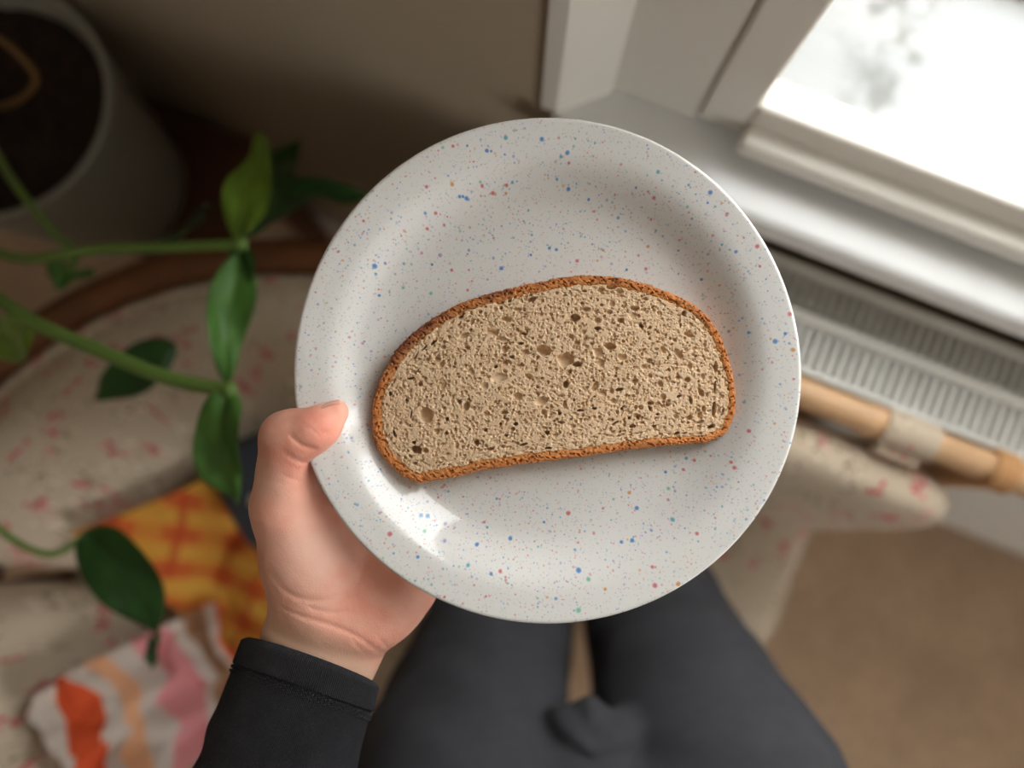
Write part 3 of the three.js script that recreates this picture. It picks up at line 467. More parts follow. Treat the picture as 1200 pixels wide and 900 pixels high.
// ---------------------------------------------------------------- slice of bread
{
  const TOP = 0.3412, TH = 0.0108, bx = (650 - 600) / FOCAL * TOP, bz = (445 - 450) / FOCAL * TOP;
  const b = thing('bread_slice', 'oval slice of light brown bread with a thin orange-brown crust lying on the plate', 'bread', onAxis(bx, bz, 0.3519));
  b.quaternion.copy(tiltQ);
  const loc = (px, py) => [(px - 600) / FOCAL * TOP - bx, (py - 450) / FOCAL * TOP - bz];
  const O = [[471, 557], [480, 563], [493, 566], [510, 563], [537, 558], [564, 551.5], [593, 547], [622, 542.5], [650, 539.5], [688, 535], [727, 528.5], [765, 524.5], [803, 521], [830, 518], [846, 511], [856, 500], [861.5, 484], [862.5, 466], [860.5, 446], [856, 425], [847.5, 400], [838, 381], [822.5, 364], [803, 351], [775, 338.5], [753, 331], [727, 325], [688, 322.5], [655, 325.5], [622, 332], [593, 338.5], [564, 346], [545, 352.5], [522, 364], [503, 375.5], [484, 390], [468, 405], [457, 421], [447, 440], [440, 459], [436.5, 475], [435.5, 490], [436.5, 507], [440.5, 523], [449, 537], [460, 548.5]].map(([x, y]) => loc(x, y));
  const curve = new THREE.CatmullRomCurve3(O.map(([x, z]) => V(x, 0, z)), true), N = 1500, ol = curve.getSpacedPoints(N).slice(0, N);
  ol.forEach((p, i) => { const t = i * 0.12; p.x += 0.0004 * (noise3(t, 1, 1) - 0.5) + 0.0004 * (noise3(t * 3.3, 2, 1) - 0.5); p.z += 0.0004 * (noise3(t, 5, 1) - 0.5) + 0.0004 * (noise3(t * 3.3, 6, 1) - 0.5); });
  const nrm = ol.map((p, i) => { const q = ol[(i + 6) % N].clone().sub(ol[(i + N - 6) % N]).normalize(); return V(-q.z, 0, q.x); });   // to one side
  let area = 0; ol.forEach((p, i) => { const q = ol[(i + 1) % N]; area += p.x * q.z - q.x * p.z; });
  const inw = area > 0 ? 1 : -1; nrm.forEach((n) => n.multiplyScalar(inw));                                        // inwards
  const isTop = (i) => smooth(0.01, -0.02, ol[i].z), isLeft = (i) => smooth(0.0, -0.06, ol[i].x);
  const band = ol.map((p, i) => 0.0033 + 0.0007 * isTop(i) + 0.0006 * smooth(0.02, 0.035, p.z) + 0.0006 * isLeft(i) - 0.0009 * smooth(0.05, 0.075, p.x) + 0.0013 * (noise3(i * 0.02, 3, 7) - 0.5) + 0.0007 * (noise3(i * 0.15, 3, 9) - 0.5));
  // crust: side wall, rounded edge, band on top that dips under the crumb
  const M = 44, pos = new Float32Array(N * (M + 1) * 3), col = new Float32Array(N * (M + 1) * 3), idx = [];
  const cDark = rgb(120, 60, 32), cMid = rgb(192, 118, 58), cGold = rgb(214, 154, 86), cPale = rgb(206, 172, 126), cc = new THREE.Color();
  for (let i = 0; i < N; i++) for (let j = 0; j <= M; j++) {
    const s = j / M; let off, y;
    if (s < 0.36) { const k = s / 0.36; y = k * (TH - 0.0012); off = 0.0013 * Math.pow(1 - k, 2); } else if (s < 0.56) { const k = (s - 0.36) / 0.2 * Math.PI / 2; off = 0.0012 * (1 - Math.cos(k)); y = TH - 0.0012 + 0.0012 * Math.sin(k); } else { const k = (s - 0.56) / 0.44; off = 0.0012 + k * band[i]; y = TH + 0.0001 - 0.0015 * Math.pow(k, 3); }
    const p = ol[i], n = nrm[i], X = p.x + n.x * off, Z = p.z + n.z * off, f = 900, a = noise3(X * f, y * f, Z * f), c = noise3(X * 2400, y * 2400, Z * 2400), pit = smooth(0.66, 0.8, noise3(X * 1300 + 9, y * 1300, Z * 1300));
    const rough = 0.0004 * (a - 0.5) + 0.0003 * (c - 0.5) - 0.0011 * pit, k = smooth(0.36, 0.56, s);
    pos.set([X - n.x * rough * (1 - k) , y + rough * k, Z - n.z * rough * (1 - k)], (i * (M + 1) + j) * 3);
    const big = fbm(X * 140, y * 140, Z * 140, 3), dk = clamp(0.1 + 0.75 * isTop(i) * (0.35 + 0.65 * isLeft(i)) - 0.35 * smooth(0.03, 0.07, X) + 2.2 * (big - 0.46) + 0.9 * (a - 0.5), 0, 1) * (1 - 0.55 * smooth(0.6, 1, s));
    cc.copy(cMid).lerp(cDark, dk).lerp(cGold, clamp(0.35 * smooth(0.5, 0.9, s) + 0.8 * (c - 0.55), 0, 0.75) * (1 - 0.5 * dk)).lerp(cPale, 0.35 * smooth(0.85, 1, s));
    if (a > 0.78 && c > 0.6) cc.lerp(cPale, 0.5);                                                                  // flour and crumb specks
    col.set([cc.r, cc.g, cc.b], (i * (M + 1) + j) * 3);
    if (j < M) { const A = i * (M + 1) + j, B = ((i + 1) % N) * (M + 1) + j; inw > 0 ? idx.push(A, A + 1, B, B, A + 1, B + 1) : idx.push(A, B, A + 1, B, B + 1, A + 1); }
  }
  const cg = new THREE.BufferGeometry(); cg.setAttribute('position', new THREE.BufferAttribute(pos, 3)); cg.setAttribute('color', new THREE.BufferAttribute(col, 3)); cg.setIndex(idx); cg.computeVertexNormals();
  part('crust', cg, std({ vertexColors: true, roughness: 0.75, side: THREE.DoubleSide }), b);
  // crumb: a height field full of holes
  const st = 0.0002, x0 = -0.085, z0 = -0.05, nx = 850, nz = 500, H = new Float32Array(nx * nz), dist = new Float32Array(nx * nz).fill(-1), bandAt = new Float32Array(nx * nz);
  const few = []; for (let i = 0; i < N; i += 4) few.push(i);
  const inside = (x, z) => { let c = false; for (let k = 0, m = few.length; k < m; k++) { const p = ol[few[k]], q = ol[few[(k + 1) % m]]; if ((p.z > z) !== (q.z > z) && x < (q.x - p.x) * (z - p.z) / (q.z - p.z) + p.x) c = !c; } return c; };
  const dirAt = new Float32Array(nx * nz);
  for (let j = 0; j < nz; j++) for (let i = 0; i < nx; i++) {
    const x = x0 + i * st, z = z0 + j * st, o = j * nx + i; let m = 1e9, w = 0;
    if (!inside(x, z)) continue;
    for (const k of few) { const d = (ol[k].x - x) ** 2 + (ol[k].z - z) ** 2; if (d < m) { m = d; w = k; } }
    dist[o] = Math.sqrt(m); bandAt[o] = band[w]; dirAt[o] = Math.atan2(nrm[w].x, -nrm[w].z);
    H[o] = 0.00008 * (noise3(x * 1500, z * 1500, 1) - 0.5) + 0.0002 * (noise3(x * 260, z * 260, 3) - 0.5) + 0.00008 * (noise3(x * 3300, z * 3300, 8) - 0.5);
  }
  // fine foam: cells with thin walls between them, some open and some closed
  for (const [size, depth, share, sd] of [[0.0016, 0.0006, 0.3, 3], [0.0009, 0.00022, 0.5, 11]]) for (let j = 0; j < nz; j++) for (let i = 0; i < nx; i++) {
    const o = j * nx + i; if (dist[o] < 0) continue;
    const x = (x0 + i * st) / size + 0.5 * (noise3(i * 0.08, j * 0.08, sd) - 0.5), z = (z0 + j * st) / (size * 0.9), ci = Math.floor(x), cj = Math.floor(z); let d1 = 9, d2 = 9, id = 0;
    for (let b2 = -1; b2 <= 1; b2++) for (let a2 = -1; a2 <= 1; a2++) { const p = ci + a2, q = cj + b2, ex = p + hash(p, q, sd) - x, ez = q + hash(p, q, sd + 1) - z, d = Math.sqrt(ex * ex + ez * ez); if (d < d1) { d2 = d1; d1 = d; id = hash(p, q, sd + 2); } else if (d < d2) d2 = d; }
    if (id < share) H[o] -= depth * (0.25 + 0.75 * id / share) * smooth(0.06, 0.4, d2 - d1);
  }
  const hole = (x, z, rx, rz, ang, depth, sharp = 3) => {
    const R = Math.max(rx, rz) * 1.25, c = Math.cos(ang), s = Math.sin(ang), i0 = Math.max(0, Math.floor((x - R - x0) / st)), i1 = Math.min(nx - 1, Math.ceil((x + R - x0) / st)), j0 = Math.max(0, Math.floor((z - R - z0) / st)), j1 = Math.min(nz - 1, Math.ceil((z + R - z0) / st));
    for (let j = j0; j <= j1; j++) for (let i = i0; i <= i1; i++) {
      const dx = x0 + i * st - x, dz = z0 + j * st - z, a = (dx * c + dz * s) / rx, q = (-dx * s + dz * c) / rz, t = Math.sqrt(a * a + q * q) * (0.86 + 0.28 * noise3((x0 + i * st) * 700, (z0 + j * st) * 700, 4));
      if (t < 1) { const h = -depth * (1 - Math.pow(t, sharp)); const o = j * nx + i; if (h < H[o]) H[o] = h; else H[o] = Math.min(H[o], H[o] + h * 0.2); }
    }
  };
  const K = 1 / 5.217 / FOCAL * TOP;
  // [crop origin, then x, y, half axes, turn in degrees, depth in tenths of a millimetre] of the holes one can tell apart
  const holes = [[430, 310, [1080, 525, 44, 33, 15, 48, 805, 690, 50, 26, -15, 18, 765, 415, 40, 20, 12, 26, 815, 225, 26, 17, -20, 34, 577, 310, 24, 13, -40, 48, 650, 238, 35, 12, -10, 40, 1010, 212, 34, 13, -20, 40, 595, 435, 32, 14, -20, 22, 850, 335, 34, 17, 5, 26, 612, 508, 19, 14, 0, 24, 432, 577, 20, 18, 0, 30, 457, 612, 14, 22, 30, 26, 465, 745, 18, 30, 30, 22, 610, 865, 17, 28, 20, 44, 325, 733, 13, 13, 0, 36, 840, 520, 18, 22, 10, 26, 847, 600, 20, 17, 0, 30, 935, 618, 26, 13, 0, 20, 968, 540, 27, 18, -10, 22, 988, 685, 27, 18, 30, 24, 920, 808, 29, 25, 0, 28, 1068, 835, 40, 24, -15, 24, 715, 745, 22, 20, 0, 12, 960, 424, 17, 8, 10, 44, 940, 482, 17, 8, 0, 44, 885, 565, 14, 9, 0, 40, 870, 220, 12, 10, 0, 30, 1020, 168, 21, 8, 0, 44, 370, 580, 12, 12, 0, 30, 635, 655, 20, 22, 0, 16, 822, 455, 35, 17, 20, 18, 408, 476, 24, 7, -35, 48, 350, 512, 24, 5, -45, 50, 300, 560, 30, 3.5, -60, 40, 266, 697, 22, 6, -15, 46, 305, 655, 24, 3, -50, 30, 788, 625, 11, 11, 0, 40, 820, 265, 11, 12, 0, 26, 640, 350, 10, 20, 20, 22, 920, 275, 28, 10, 0, 18]],
    [650, 310, [65, 580, 50, 37, -10, 40, 140, 610, 26, 15, -10, 54, 335, 500, 33, 21, 12, 40, 265, 540, 33, 28, 40, 20, 280, 602, 24, 24, 0, 26, 125, 325, 26, 22, 0, 50, 262, 342, 23, 18, 0, 24, 262, 390, 18, 10, 0, 40, 350, 136, 37, 17, -8, 30, 283, 157, 22, 18, 0, 24, 395, 165, 28, 15, 10, 22, 487, 268, 27, 13, 5, 30, 190, 275, 21, 16, 0, 26, 333, 292, 20, 14, 0, 20, 350, 240, 20, 20, 0, 18, 403, 343, 18, 15, 0, 28, 410, 567, 27, 20, 0, 24, 480, 315, 26, 22, 0, 14, 662, 520, 15, 23, -20, 26, 755, 545, 20, 36, -35, 26, 580, 590, 16, 16, 0, 28, 822, 430, 34, 15, 20, 28, 790, 297, 14, 14, 0, 34, 825, 622, 16, 18, 0, 22, 810, 705, 18, 16, 0, 30, 645, 730, 15, 22, -20, 24, 490, 712, 18, 14, 0, 30, 245, 748, 18, 30, 32, 30, 290, 785, 27, 17, 0, 22, 68, 732, 18, 24, 10, 46, 395, 765, 22, 9, -10, 40, 345, 775, 16, 14, 0, 22, 985, 630, 11, 27, 0, 40, 980, 750, 6, 36, 0, 40, 905, 685, 11, 18, -15, 22, 755, 690, 14, 12, 0, 26, 585, 848, 18, 14, 0, 32, 660, 810, 15, 20, 15, 24, 975, 870, 10, 26, 5, 40, 360, 835, 24, 17, 0, 22, 530, 375, 16, 9, 40, 42, 545, 625, 20, 18, 0, 18, 90, 655, 16, 14, 0, 24, 100, 440, 18, 12, 0, 24, 135, 480, 20, 15, 0, 20]],
    [430, 430, [362, 296, 43, 47, 0, 46, 300, 507, 33, 25, 5, 70, 353, 513, 22, 17, 10, 26, 285, 462, 12, 9, 0, 44, 565, 213, 14, 13, 0, 36, 670, 462, 16, 19, 0, 44, 488, 318, 12, 12, 0, 40, 425, 393, 18, 16, 0, 22, 485, 407, 14, 10, 0, 34, 752, 503, 21, 10, 0, 30, 838, 280, 24, 13, 0, 28, 730, 285, 18, 16, 0, 22, 910, 350, 12, 11, 0, 40, 1080, 278, 18, 18, 0, 26, 1102, 402, 14, 12, 0, 40, 957, 475, 25, 8, -15, 34, 1108, 498, 21, 7, 0, 40, 270, 290, 5, 30, 10, 46, 165, 408, 7, 21, -15, 46, 262, 360, 5, 10, 0, 30, 293, 590, 18, 9, 0, 26, 240, 205, 8, 10, 0, 40, 140, 165, 8, 13, 0, 40, 890, 380, 14, 12, 0, 24, 725, 385, 12, 10, 0, 28, 850, 420, 12, 10, 0, 30, 815, 350, 9, 9, 0, 40, 1178, 285, 10, 10, 0, 40]],
    [650, 400, [155, 423, 23, 7, 0, 40, 243, 410, 14, 7, 0, 40, 512, 462, 13, 17, 20, 40, 475, 520, 18, 12, 0, 34, 630, 447, 9, 8, 0, 46, 740, 460, 16, 12, 0, 22, 825, 467, 14, 15, 0, 32, 885, 455, 15, 19, 0, 24, 885, 497, 14, 10, 0, 28, 957, 522, 23, 11, -25, 46, 973, 420, 10, 46, 3, 40, 830, 360, 8, 23, -10, 40, 762, 335, 15, 8, -30, 46, 910, 415, 11, 21, 0, 28, 895, 315, 16, 24, -20, 30, 745, 562, 19, 7, -20, 40, 370, 500, 21, 5, -35, 40, 612, 520, 15, 5, -35, 40, 40, 495, 21, 8, 0, 30, 30, 440, 9, 8, 0, 44, 457, 470, 11, 7, -35, 44, 60, 385, 13, 24, 0, 26, 525, 405, 14, 14, 0, 24, 410, 412, 9, 9, 0, 36, 585, 410, 10, 10, 0, 36, 690, 388, 13, 13, 0, 28, 1030, 430, 5, 20, 5, 40]]];
  for (let k = 0; k < 9500; k++) {
    const i = Math.floor(rnd() * nx), j = Math.floor(rnd() * nz), o = j * nx + i, e = dist[o]; if (e < 0.002) { rnd(); rnd(); rnd(); rnd(); continue; }
    const near = smooth(0.014, 0.003, e), r = 0.00026 + 0.0006 * Math.pow(rnd(), 2.6), asp = 1 + rnd() * (0.5 + 1.3 * near), ang = near > 0.35 ? dirAt[o] + (rnd() - 0.5) * 0.5 : rnd() * 3.14;
    hole(x0 + i * st, z0 + j * st, r * Math.sqrt(asp), r / Math.sqrt(asp), ang, r * (0.5 + rnd() * 1.9), 4);
  }
  for (const [ox, oy, l] of holes) for (let i = 0; i < l.length; i += 6) { const [x, z] = loc(ox + l[i] / 5.217, oy + l[i + 1] / 5.217); hole(x, z, l[i + 2] * K * 1.08, l[i + 3] * K * 1.08, l[i + 4] * Math.PI / 180, l[i + 5] * 0.0001, l[i + 5] > 30 ? 5 : 3); }
  const vid = new Int32Array(nx * nz).fill(-1), vp = [], vc = [], vi = [], cA = rgb(220, 192, 159), cB = rgb(204, 171, 134), cE = rgb(200, 158, 104);
  for (let o = 0; o < nx * nz; o++) if (dist[o] > 0.0012 + bandAt[o] * 0.72) {
    const i = o % nx, j = (o / nx) | 0, x = x0 + i * st, z = z0 + j * st; vid[o] = vp.length / 3; vp.push(x, TH + Math.max(H[o], -TH + 0.002), z);
    cc.copy(cA).lerp(cB, clamp(0.9 * fbm(x * 300, z * 300, 2, 3) + 0.5 * (noise3(x * 2200, z * 2200, 6) - 0.3), 0, 1)).lerp(cE, 0.75 * smooth(0.0055, 0.0022, dist[o] + 0.0016 * (noise3(x * 500, z * 500, 9) - 0.5)));
    vc.push(cc.r, cc.g, cc.b);
  }
  for (let j = 0; j < nz - 1; j++) for (let i = 0; i < nx - 1; i++) { const a = vid[j * nx + i], c = vid[j * nx + i + 1], d = vid[(j + 1) * nx + i], e = vid[(j + 1) * nx + i + 1]; if (a >= 0 && c >= 0 && d >= 0 && e >= 0) vi.push(a, d, c, c, d, e); }
  const m = new THREE.BufferGeometry(); m.setAttribute('position', new THREE.Float32BufferAttribute(vp, 3)); m.setAttribute('color', new THREE.Float32BufferAttribute(vc, 3)); m.setIndex(vi); m.computeVertexNormals();
  part('crumb', m, std({ vertexColors: true, roughness: 0.9 }), b);
  const und = new THREE.ShapeGeometry(new THREE.Shape(few.map((k) => new THREE.Vector2(ol[k].x + nrm[k].x * 0.0013, -ol[k].z - nrm[k].z * 0.0013)))); und.rotateX(-Math.PI / 2); und.translate(0, 0.0002, 0);
  part('underside', und, std({ color: rgb(214, 188, 150), roughness: 0.9, side: THREE.DoubleSide }), b);
}
// ---------------------------------------------------------------- the person: left hand, sleeve, trousers
{
  const BASE = V(0.09, 0.415, 0.14);
  const person = thing('person', 'kneeling person in black sweater and charcoal jeans, left hand holding the plate', 'person', BASE);
  const S = (g) => g.translate(-BASE.x, -BASE.y, -BASE.z);
  const hb = (a, b, ra, rb, k) => [at(...a), at(...b), ra, rb, k];
  // hand and wrist
  const wrist = at(375, 770, 0.374), fdir = at(300, 957, 0.387).sub(wrist).normalize(), elbow = wrist.clone().addScaledVector(fdir, 0.215), shoulder = V(-0.085, 1.29, 0.43);
  const far = (p, d, l) => p.clone().addScaledVector(d, l);
  const A = at(348, 752, 0.375), B = at(402, 787, 0.376);
  const bones = [
    [A, far(A, fdir, 0.05), 0.0165, 0.0155, 0.012], [B, far(B, fdir, 0.05), 0.0165, 0.0150, 0.012], [wrist, far(wrist, fdir, 0.05), 0.0185, 0.0185, 0.012],
    hb([352, 742, 0.373], [372, 700, 0.369], 0.0165, 0.0185), hb([375, 710, 0.368], [360, 648, 0.362], 0.0195, 0.0190), hb([360, 648, 0.362], [335, 592, 0.352], 0.0188, 0.0136),
    hb([402, 776, 0.376], [428, 742, 0.374], 0.0165, 0.0165), hb([428, 742, 0.374], [466, 692, 0.375], 0.0165, 0.0140), hb([466, 692, 0.375], [534, 628, 0.381], 0.0140, 0.0100),
    hb([385, 740, 0.375], [430, 566, 0.3665], 0.0165, 0.0108), hb([395, 745, 0.376], [478, 562, 0.373], 0.0165, 0.0108), hb([408, 750, 0.376], [520, 590, 0.377], 0.0160, 0.0104),
    hb([350, 606, 0.357], [410, 586, 0.366], 0.0115, 0.0100, 0.010),
    // thumb
    hb([334, 594, 0.352], [335, 548, 0.3445], 0.0138, 0.0104, 0.010), hb([335, 548, 0.3445], [338, 515, 0.3365], 0.0104, 0.0095, 0.010),
    hb([338, 515, 0.3365], [368, 503, 0.3315], 0.0095, 0.0078, 0.010), hb([368, 503, 0.3315], [394, 482.5, 0.3335], 0.0080, 0.0054, 0.006), hb([352, 512, 0.334], [378, 500, 0.3325], 0.0088, 0.0070, 0.006), hb([332, 506, 0.339], [342, 506, 0.337], 0.0068, 0.0074, 0.008),
    // fingers under the plate
    hb([430, 566, 0.3665], [470, 458, 0.3725], 0.0105, 0.0085, 0.005), hb([470, 458, 0.3725], [498, 402, 0.3740], 0.0085, 0.0076, 0.005), hb([498, 402, 0.3740], [518, 356, 0.3710], 0.0076, 0.0066, 0.005),
    hb([478, 562, 0.3680], [545, 462, 0.3755], 0.0105, 0.0088, 0.005), hb([545, 462, 0.3755], [584, 406, 0.3760], 0.0088, 0.0078, 0.005), hb([584, 406, 0.3760], [610, 360, 0.3725], 0.0078, 0.0067, 0.005),
    hb([520, 590, 0.3720], [600, 508, 0.3765], 0.0102, 0.0084, 0.005), hb([600, 508, 0.3765], [644, 462, 0.3770], 0.0084, 0.0075, 0.005), hb([644, 462, 0.3770], [674, 425, 0.3735], 0.0075, 0.0065, 0.005),
    hb([534, 628, 0.3760], [604, 590, 0.3770], 0.0095, 0.0073, 0.005), hb([604, 590, 0.3770], [640, 562, 0.3770], 0.0073, 0.0066, 0.005), hb([640, 562, 0.3770], [668, 534, 0.3740], 0.0066, 0.0058, 0.005),
  ];
  const F0 = field(bones, 0.014);
  // skin folds: [depth mm, width mm, points where each fold runs]
  const folds = [[0.9, 1.1, [[342, 512], [350, 519], [360, 524], [370, 525]]], [0.7, 1.1, [[334, 530], [343, 537], [353, 541], [364, 542]]], [0.35, 0.8, [[330, 556], [345, 562], [358, 564]]], [0.5, 1.3, [[318, 673], [332, 690], [352, 701], [378, 704], [402, 696], [420, 680], [428, 660]]], [0.4, 1.0, [[352, 706], [375, 716], [398, 718], [412, 716]]], [0.55, 1.2, [[330, 712], [352, 722], [380, 730], [405, 739], [425, 750], [445, 764], [458, 770]]], [0.35, 1.0, [[442, 745], [452, 757], [460, 764]]], [0.3, 0.9, [[410, 741], [418, 756], [432, 768]]], [0.25, 0.7, [[372, 504], [380, 507], [388, 508]]], [0.25, 0.7, [[356, 497], [364, 503], [376, 511]]], [0.3, 0.8, [[362, 567], [366, 576], [364, 584]]]];
  const segs = []; for (const [d, w, pts] of folds) { const c = new THREE.CatmullRomCurve3(pts.map(([x, y]) => V(x, y, 0))), q = c.getPoints(pts.length * 5); for (let i = 0; i < q.length; i++) { const e = Math.sin(Math.PI * clamp(i / (q.length - 1), 0.06, 0.94)); segs.push([q[i].x, q[i].y, q[Math.min(i + 1, q.length - 1)].x, q[Math.min(i + 1, q.length - 1)].y, d * 0.001 * Math.sqrt(e), w / 0.385]); } }
  const rel = V(0, 0, 0);
  const F = (x, y, z) => {
    let s = F0(x, y, z); if (Math.abs(s) > 0.006) return s;
    rel.set(x - EYE.x, y - EYE.y, z - EYE.z); const d = rel.dot(FWD), px = 600 + rel.dot(RIGHT) / d * FOCAL, py = 450 + rel.dot(DOWN) / d * FOCAL;
    let g = 0;
    for (const q of segs) { const vx = q[2] - q[0], vy = q[3] - q[1], wx = px - q[0], wy = py - q[1], t = clamp((wx * vx + wy * vy) / Math.max(vx * vx + vy * vy, 1e-6), 0, 1), e = ((wx - vx * t) ** 2 + (wy - vy * t) ** 2) / (q[5] * q[5]); if (e < 6) g = Math.max(g, q[4] * Math.exp(-e)); }
    return s + g + 0.0005 * (fbm(x * 110, y * 110, z * 110, 3) - 0.45) + 0.00008 * (noise3(x * 600, y * 600, z * 600) - 0.5);
  };
  const pts = bones.flatMap((q) => [q[0], q[1]]).filter((p) => p.distanceTo(wrist) < 0.2), bb = new THREE.Box3().setFromPoints(pts).expandByScalar(0.03);
  const limit = far(wrist, fdir, 0.04), w0 = at(365, 774, 0.375), wa = at(311, 938, 0.388).sub(w0).normalize(), wq = RIGHT.clone().multiplyScalar(0.91).addScaledVector(DOWN, 0.42); wq.addScaledVector(wa, -wq.dot(wa)).normalize(); const wu = wq.clone().cross(wa).normalize();
  // inside the cuff the wrist stays clear of the cloth
  const inCuff = (x, y, z) => { const dx = x - w0.x, dy = y - w0.y, dz = z - w0.z, l = dx * wa.x + dy * wa.y + dz * wa.z; if (l < -0.046) return -1; const a = (dx * wq.x + dy * wq.y + dz * wq.z) / 0.0335, b = (dx * wu.x + dy * wu.y + dz * wu.z) / 0.0222; return (Math.sqrt(a * a + b * b) - 1) * 0.021 - 0.02 * smooth(-0.016, -0.044, l); };
  const softMax = (a, b) => { const h = Math.max(0.011 - Math.abs(a - b), 0) / 0.011; return Math.max(a, b) + h * h * 0.011 * 0.25; };
  const cut = (x, y, z) => Math.max(softMax(F(x, y, z), inCuff(x, y, z)), (x - limit.x) * fdir.x + (y - limit.y) * fdir.y + (z - limit.z) * fdir.z);
  bb.min.max(V(-0.16, 0, -0.2)); 
  const hand = skin(cut, bb.min, bb.max, 0.0015);
  // the arm inside the sleeve, along the sleeve's own bend
  const armEnd = at(365, 774, 0.375).add(at(311, 938, 0.388).sub(at(365, 774, 0.375)).normalize().multiplyScalar(0.163)), bend = armEnd.clone().addScaledVector(at(311, 938, 0.388).sub(at(365, 774, 0.375)).normalize(), 0.08);
  const armAt = (v) => armEnd.clone().multiplyScalar((1 - v) * (1 - v)).addScaledVector(bend, 2 * v * (1 - v)).addScaledVector(shoulder, v * v);
  const armPath = () => [[far(wrist, fdir, 0.035), armEnd, 0.0165, 0.022], ...Array.from({ length: 8 }, (_, i) => [armAt(i / 8), armAt((i + 1) / 8), 0.022 + 0.0025 * i, 0.0245 + 0.0025 * i])];
  // the rest of the body inside the clothes
  const hip = [at(532, 935, 0.575), at(848, 935, 0.575)], mid = [at(588, 720, 0.765), at(768, 720, 0.765)], knee = [at(617, 606, 0.925), at(736, 606, 0.925)], ankle = knee.map((k, i) => V(k.x + (i ? 0.01 : -0.005), 0.475, k.z + 0.40)), toe = ankle.map((k) => V(k.x, 0.43, k.z + 0.15));
  const pel = V(0.09, 0.84, 0.40), chest = V(0.08, 1.18, 0.42);
  const body = field([...[0, 1].flatMap((i) => [[hip[i], mid[i], 0.066, 0.05], [mid[i], knee[i], 0.05, 0.044], [knee[i], ankle[i], 0.042, 0.033], [ankle[i], toe[i], 0.034, 0.024], [pel, hip[i], 0.08, 0.06]]), [pel, chest, 0.09, 0.09, 0.03], [V(-0.03, 1.24, 0.43), V(0.2, 1.24, 0.43), 0.075, 0.075, 0.06], [chest, V(0.08, 1.4, 0.4), 0.06, 0.05, 0.05], ...armPath()], 0.012);
  const rest = skin(body, V(-0.26, 0.38, 0.02), V(0.32, 1.42, 0.78), 0.012);
  for (const g of [hand, rest]) {
    planarUV(g, (x, y, z) => [x, z + y * 0.5]);
    const p = g.attributes.position, c = new Float32Array(p.count * 3), k = new THREE.Color(), pink = rgb(248, 182, 158), rose = rgb(242, 152, 130), sand = rgb(244, 204, 176), pale = rgb(250, 206, 186);
    for (let i = 0; i < p.count; i++) {
      rel.set(p.getX(i), p.getY(i), p.getZ(i)).sub(EYE); const d = rel.dot(FWD), px = 600 + rel.dot(RIGHT) / d * FOCAL, py = 450 + rel.dot(DOWN) / d * FOCAL, near = (x, y, r) => Math.exp(-((px - x) ** 2 + (py - y) ** 2) / (r * r)), n = fbm(p.getX(i) * 130, p.getY(i) * 130, p.getZ(i) * 130, 3) - 0.45;
      const w = smooth(-6, 44, (py - 722) * 0.9 - (px - 340) * 0.42 + 10 + 26 * n);
      k.copy(pink).lerp(rose, clamp(0.7 * near(368, 505, 34) + 0.55 * near(335, 545, 26) + 0.45 * near(440, 735, 42) + 0.3 * near(440, 640, 40) + 1.1 * n, 0, 0.9)).lerp(pale, clamp(0.8 * near(365, 650, 40) + 0.5 * near(312, 560, 24) - 0.6 * n, 0, 0.8)).lerp(sand, w * 0.9);
      c.set([k.r, k.g, k.b], i * 3);
    }
    g.setAttribute('color', new THREE.BufferAttribute(c, 3));
  }
  const pore = dataTex(512, (x, y) => 0.5 * wrapNoise(x, y, 128, 2) + 0.3 * wrapNoise(x, y, 64, 5) + 0.2 * wrapNoise(x + 0.3 * y, y, 256, 7), 0.03, false);
  const skinMat = phys({ vertexColors: true, roughness: 0.52, specularIntensity: 0.6, bumpMap: pore, bumpScale: 0.0001, sheen: 0.25, sheenColor: rgb(255, 190, 170), sheenRoughness: 0.5 });
  const bodyMesh = part('body', S(mergeGeometries([hand, rest])), skinMat, person);
  // thumbnail, at the far side of the thumb tip
  {
    const c = at(380, 482.5, 0.3315), ax = at(396, 472, 0.330).sub(at(366, 487, 0.3275)).normalize(), out = at(376, 470, 0.3285).sub(at(381, 481, 0.3285)).normalize(), nn = out.clone().addScaledVector(FWD, 0.12).normalize(), sd = ax.clone().cross(nn).normalize();
    const nail = sheet(14, 18, (u, v) => { const a = (u - 0.5) * 1.7, l = (v - 0.5) * 0.0150, e = 1 - 0.25 * Math.pow(Math.abs(v - 0.5) * 2, 4), q = c.clone().addScaledVector(ax, l).addScaledVector(sd, Math.sin(a) * 0.0062 * e).addScaledVector(nn, Math.cos(a) * 0.0062 - 0.0036 - 0.0012 * Math.pow(v - 0.5, 2) * 4); return { x: q.x, y: q.y, z: q.z }; }, 0.0005);
    part('thumbnail', S(nail), phys({ color: rgb(236, 176, 158), roughness: 0.25, clearcoat: 0.4 }), person).userData.label = 'short pink thumbnail';
  }
  // sweater: sleeve with a folded cuff and a twin row of stitches
  const knit = dataTex(512, (x, y) => { const r = Math.abs(Math.sin(x * Math.PI * 32)), q = Math.abs(Math.sin(y * Math.PI * 40 + Math.floor(x * 32) * 1.57)); return 0.15 + 0.6 * Math.pow(r, 0.7) + 0.25 * q * r; }, 0.028, false);
  const lintMap = dataTex(512, (x, y) => { const k = 0.85 + 0.3 * wrapNoise(x, y, 128, 4) + 0.2 * wrapFbm(x, y, 8, 3, 2), f = hash((x * 512) | 0, (y * 512) | 0, 5) > 0.9992 ? 3.2 : 1; return [60 * k * f, 60 * k * f, 64 * k * f]; }, 0.06);
  const knitMat = phys({ map: lintMap, roughness: 0.95, bumpMap: knit, bumpScale: 0.0012, specularIntensity: 0.3, sheen: 0.35, sheenColor: rgb(90, 90, 96), sheenRoughness: 0.7 });
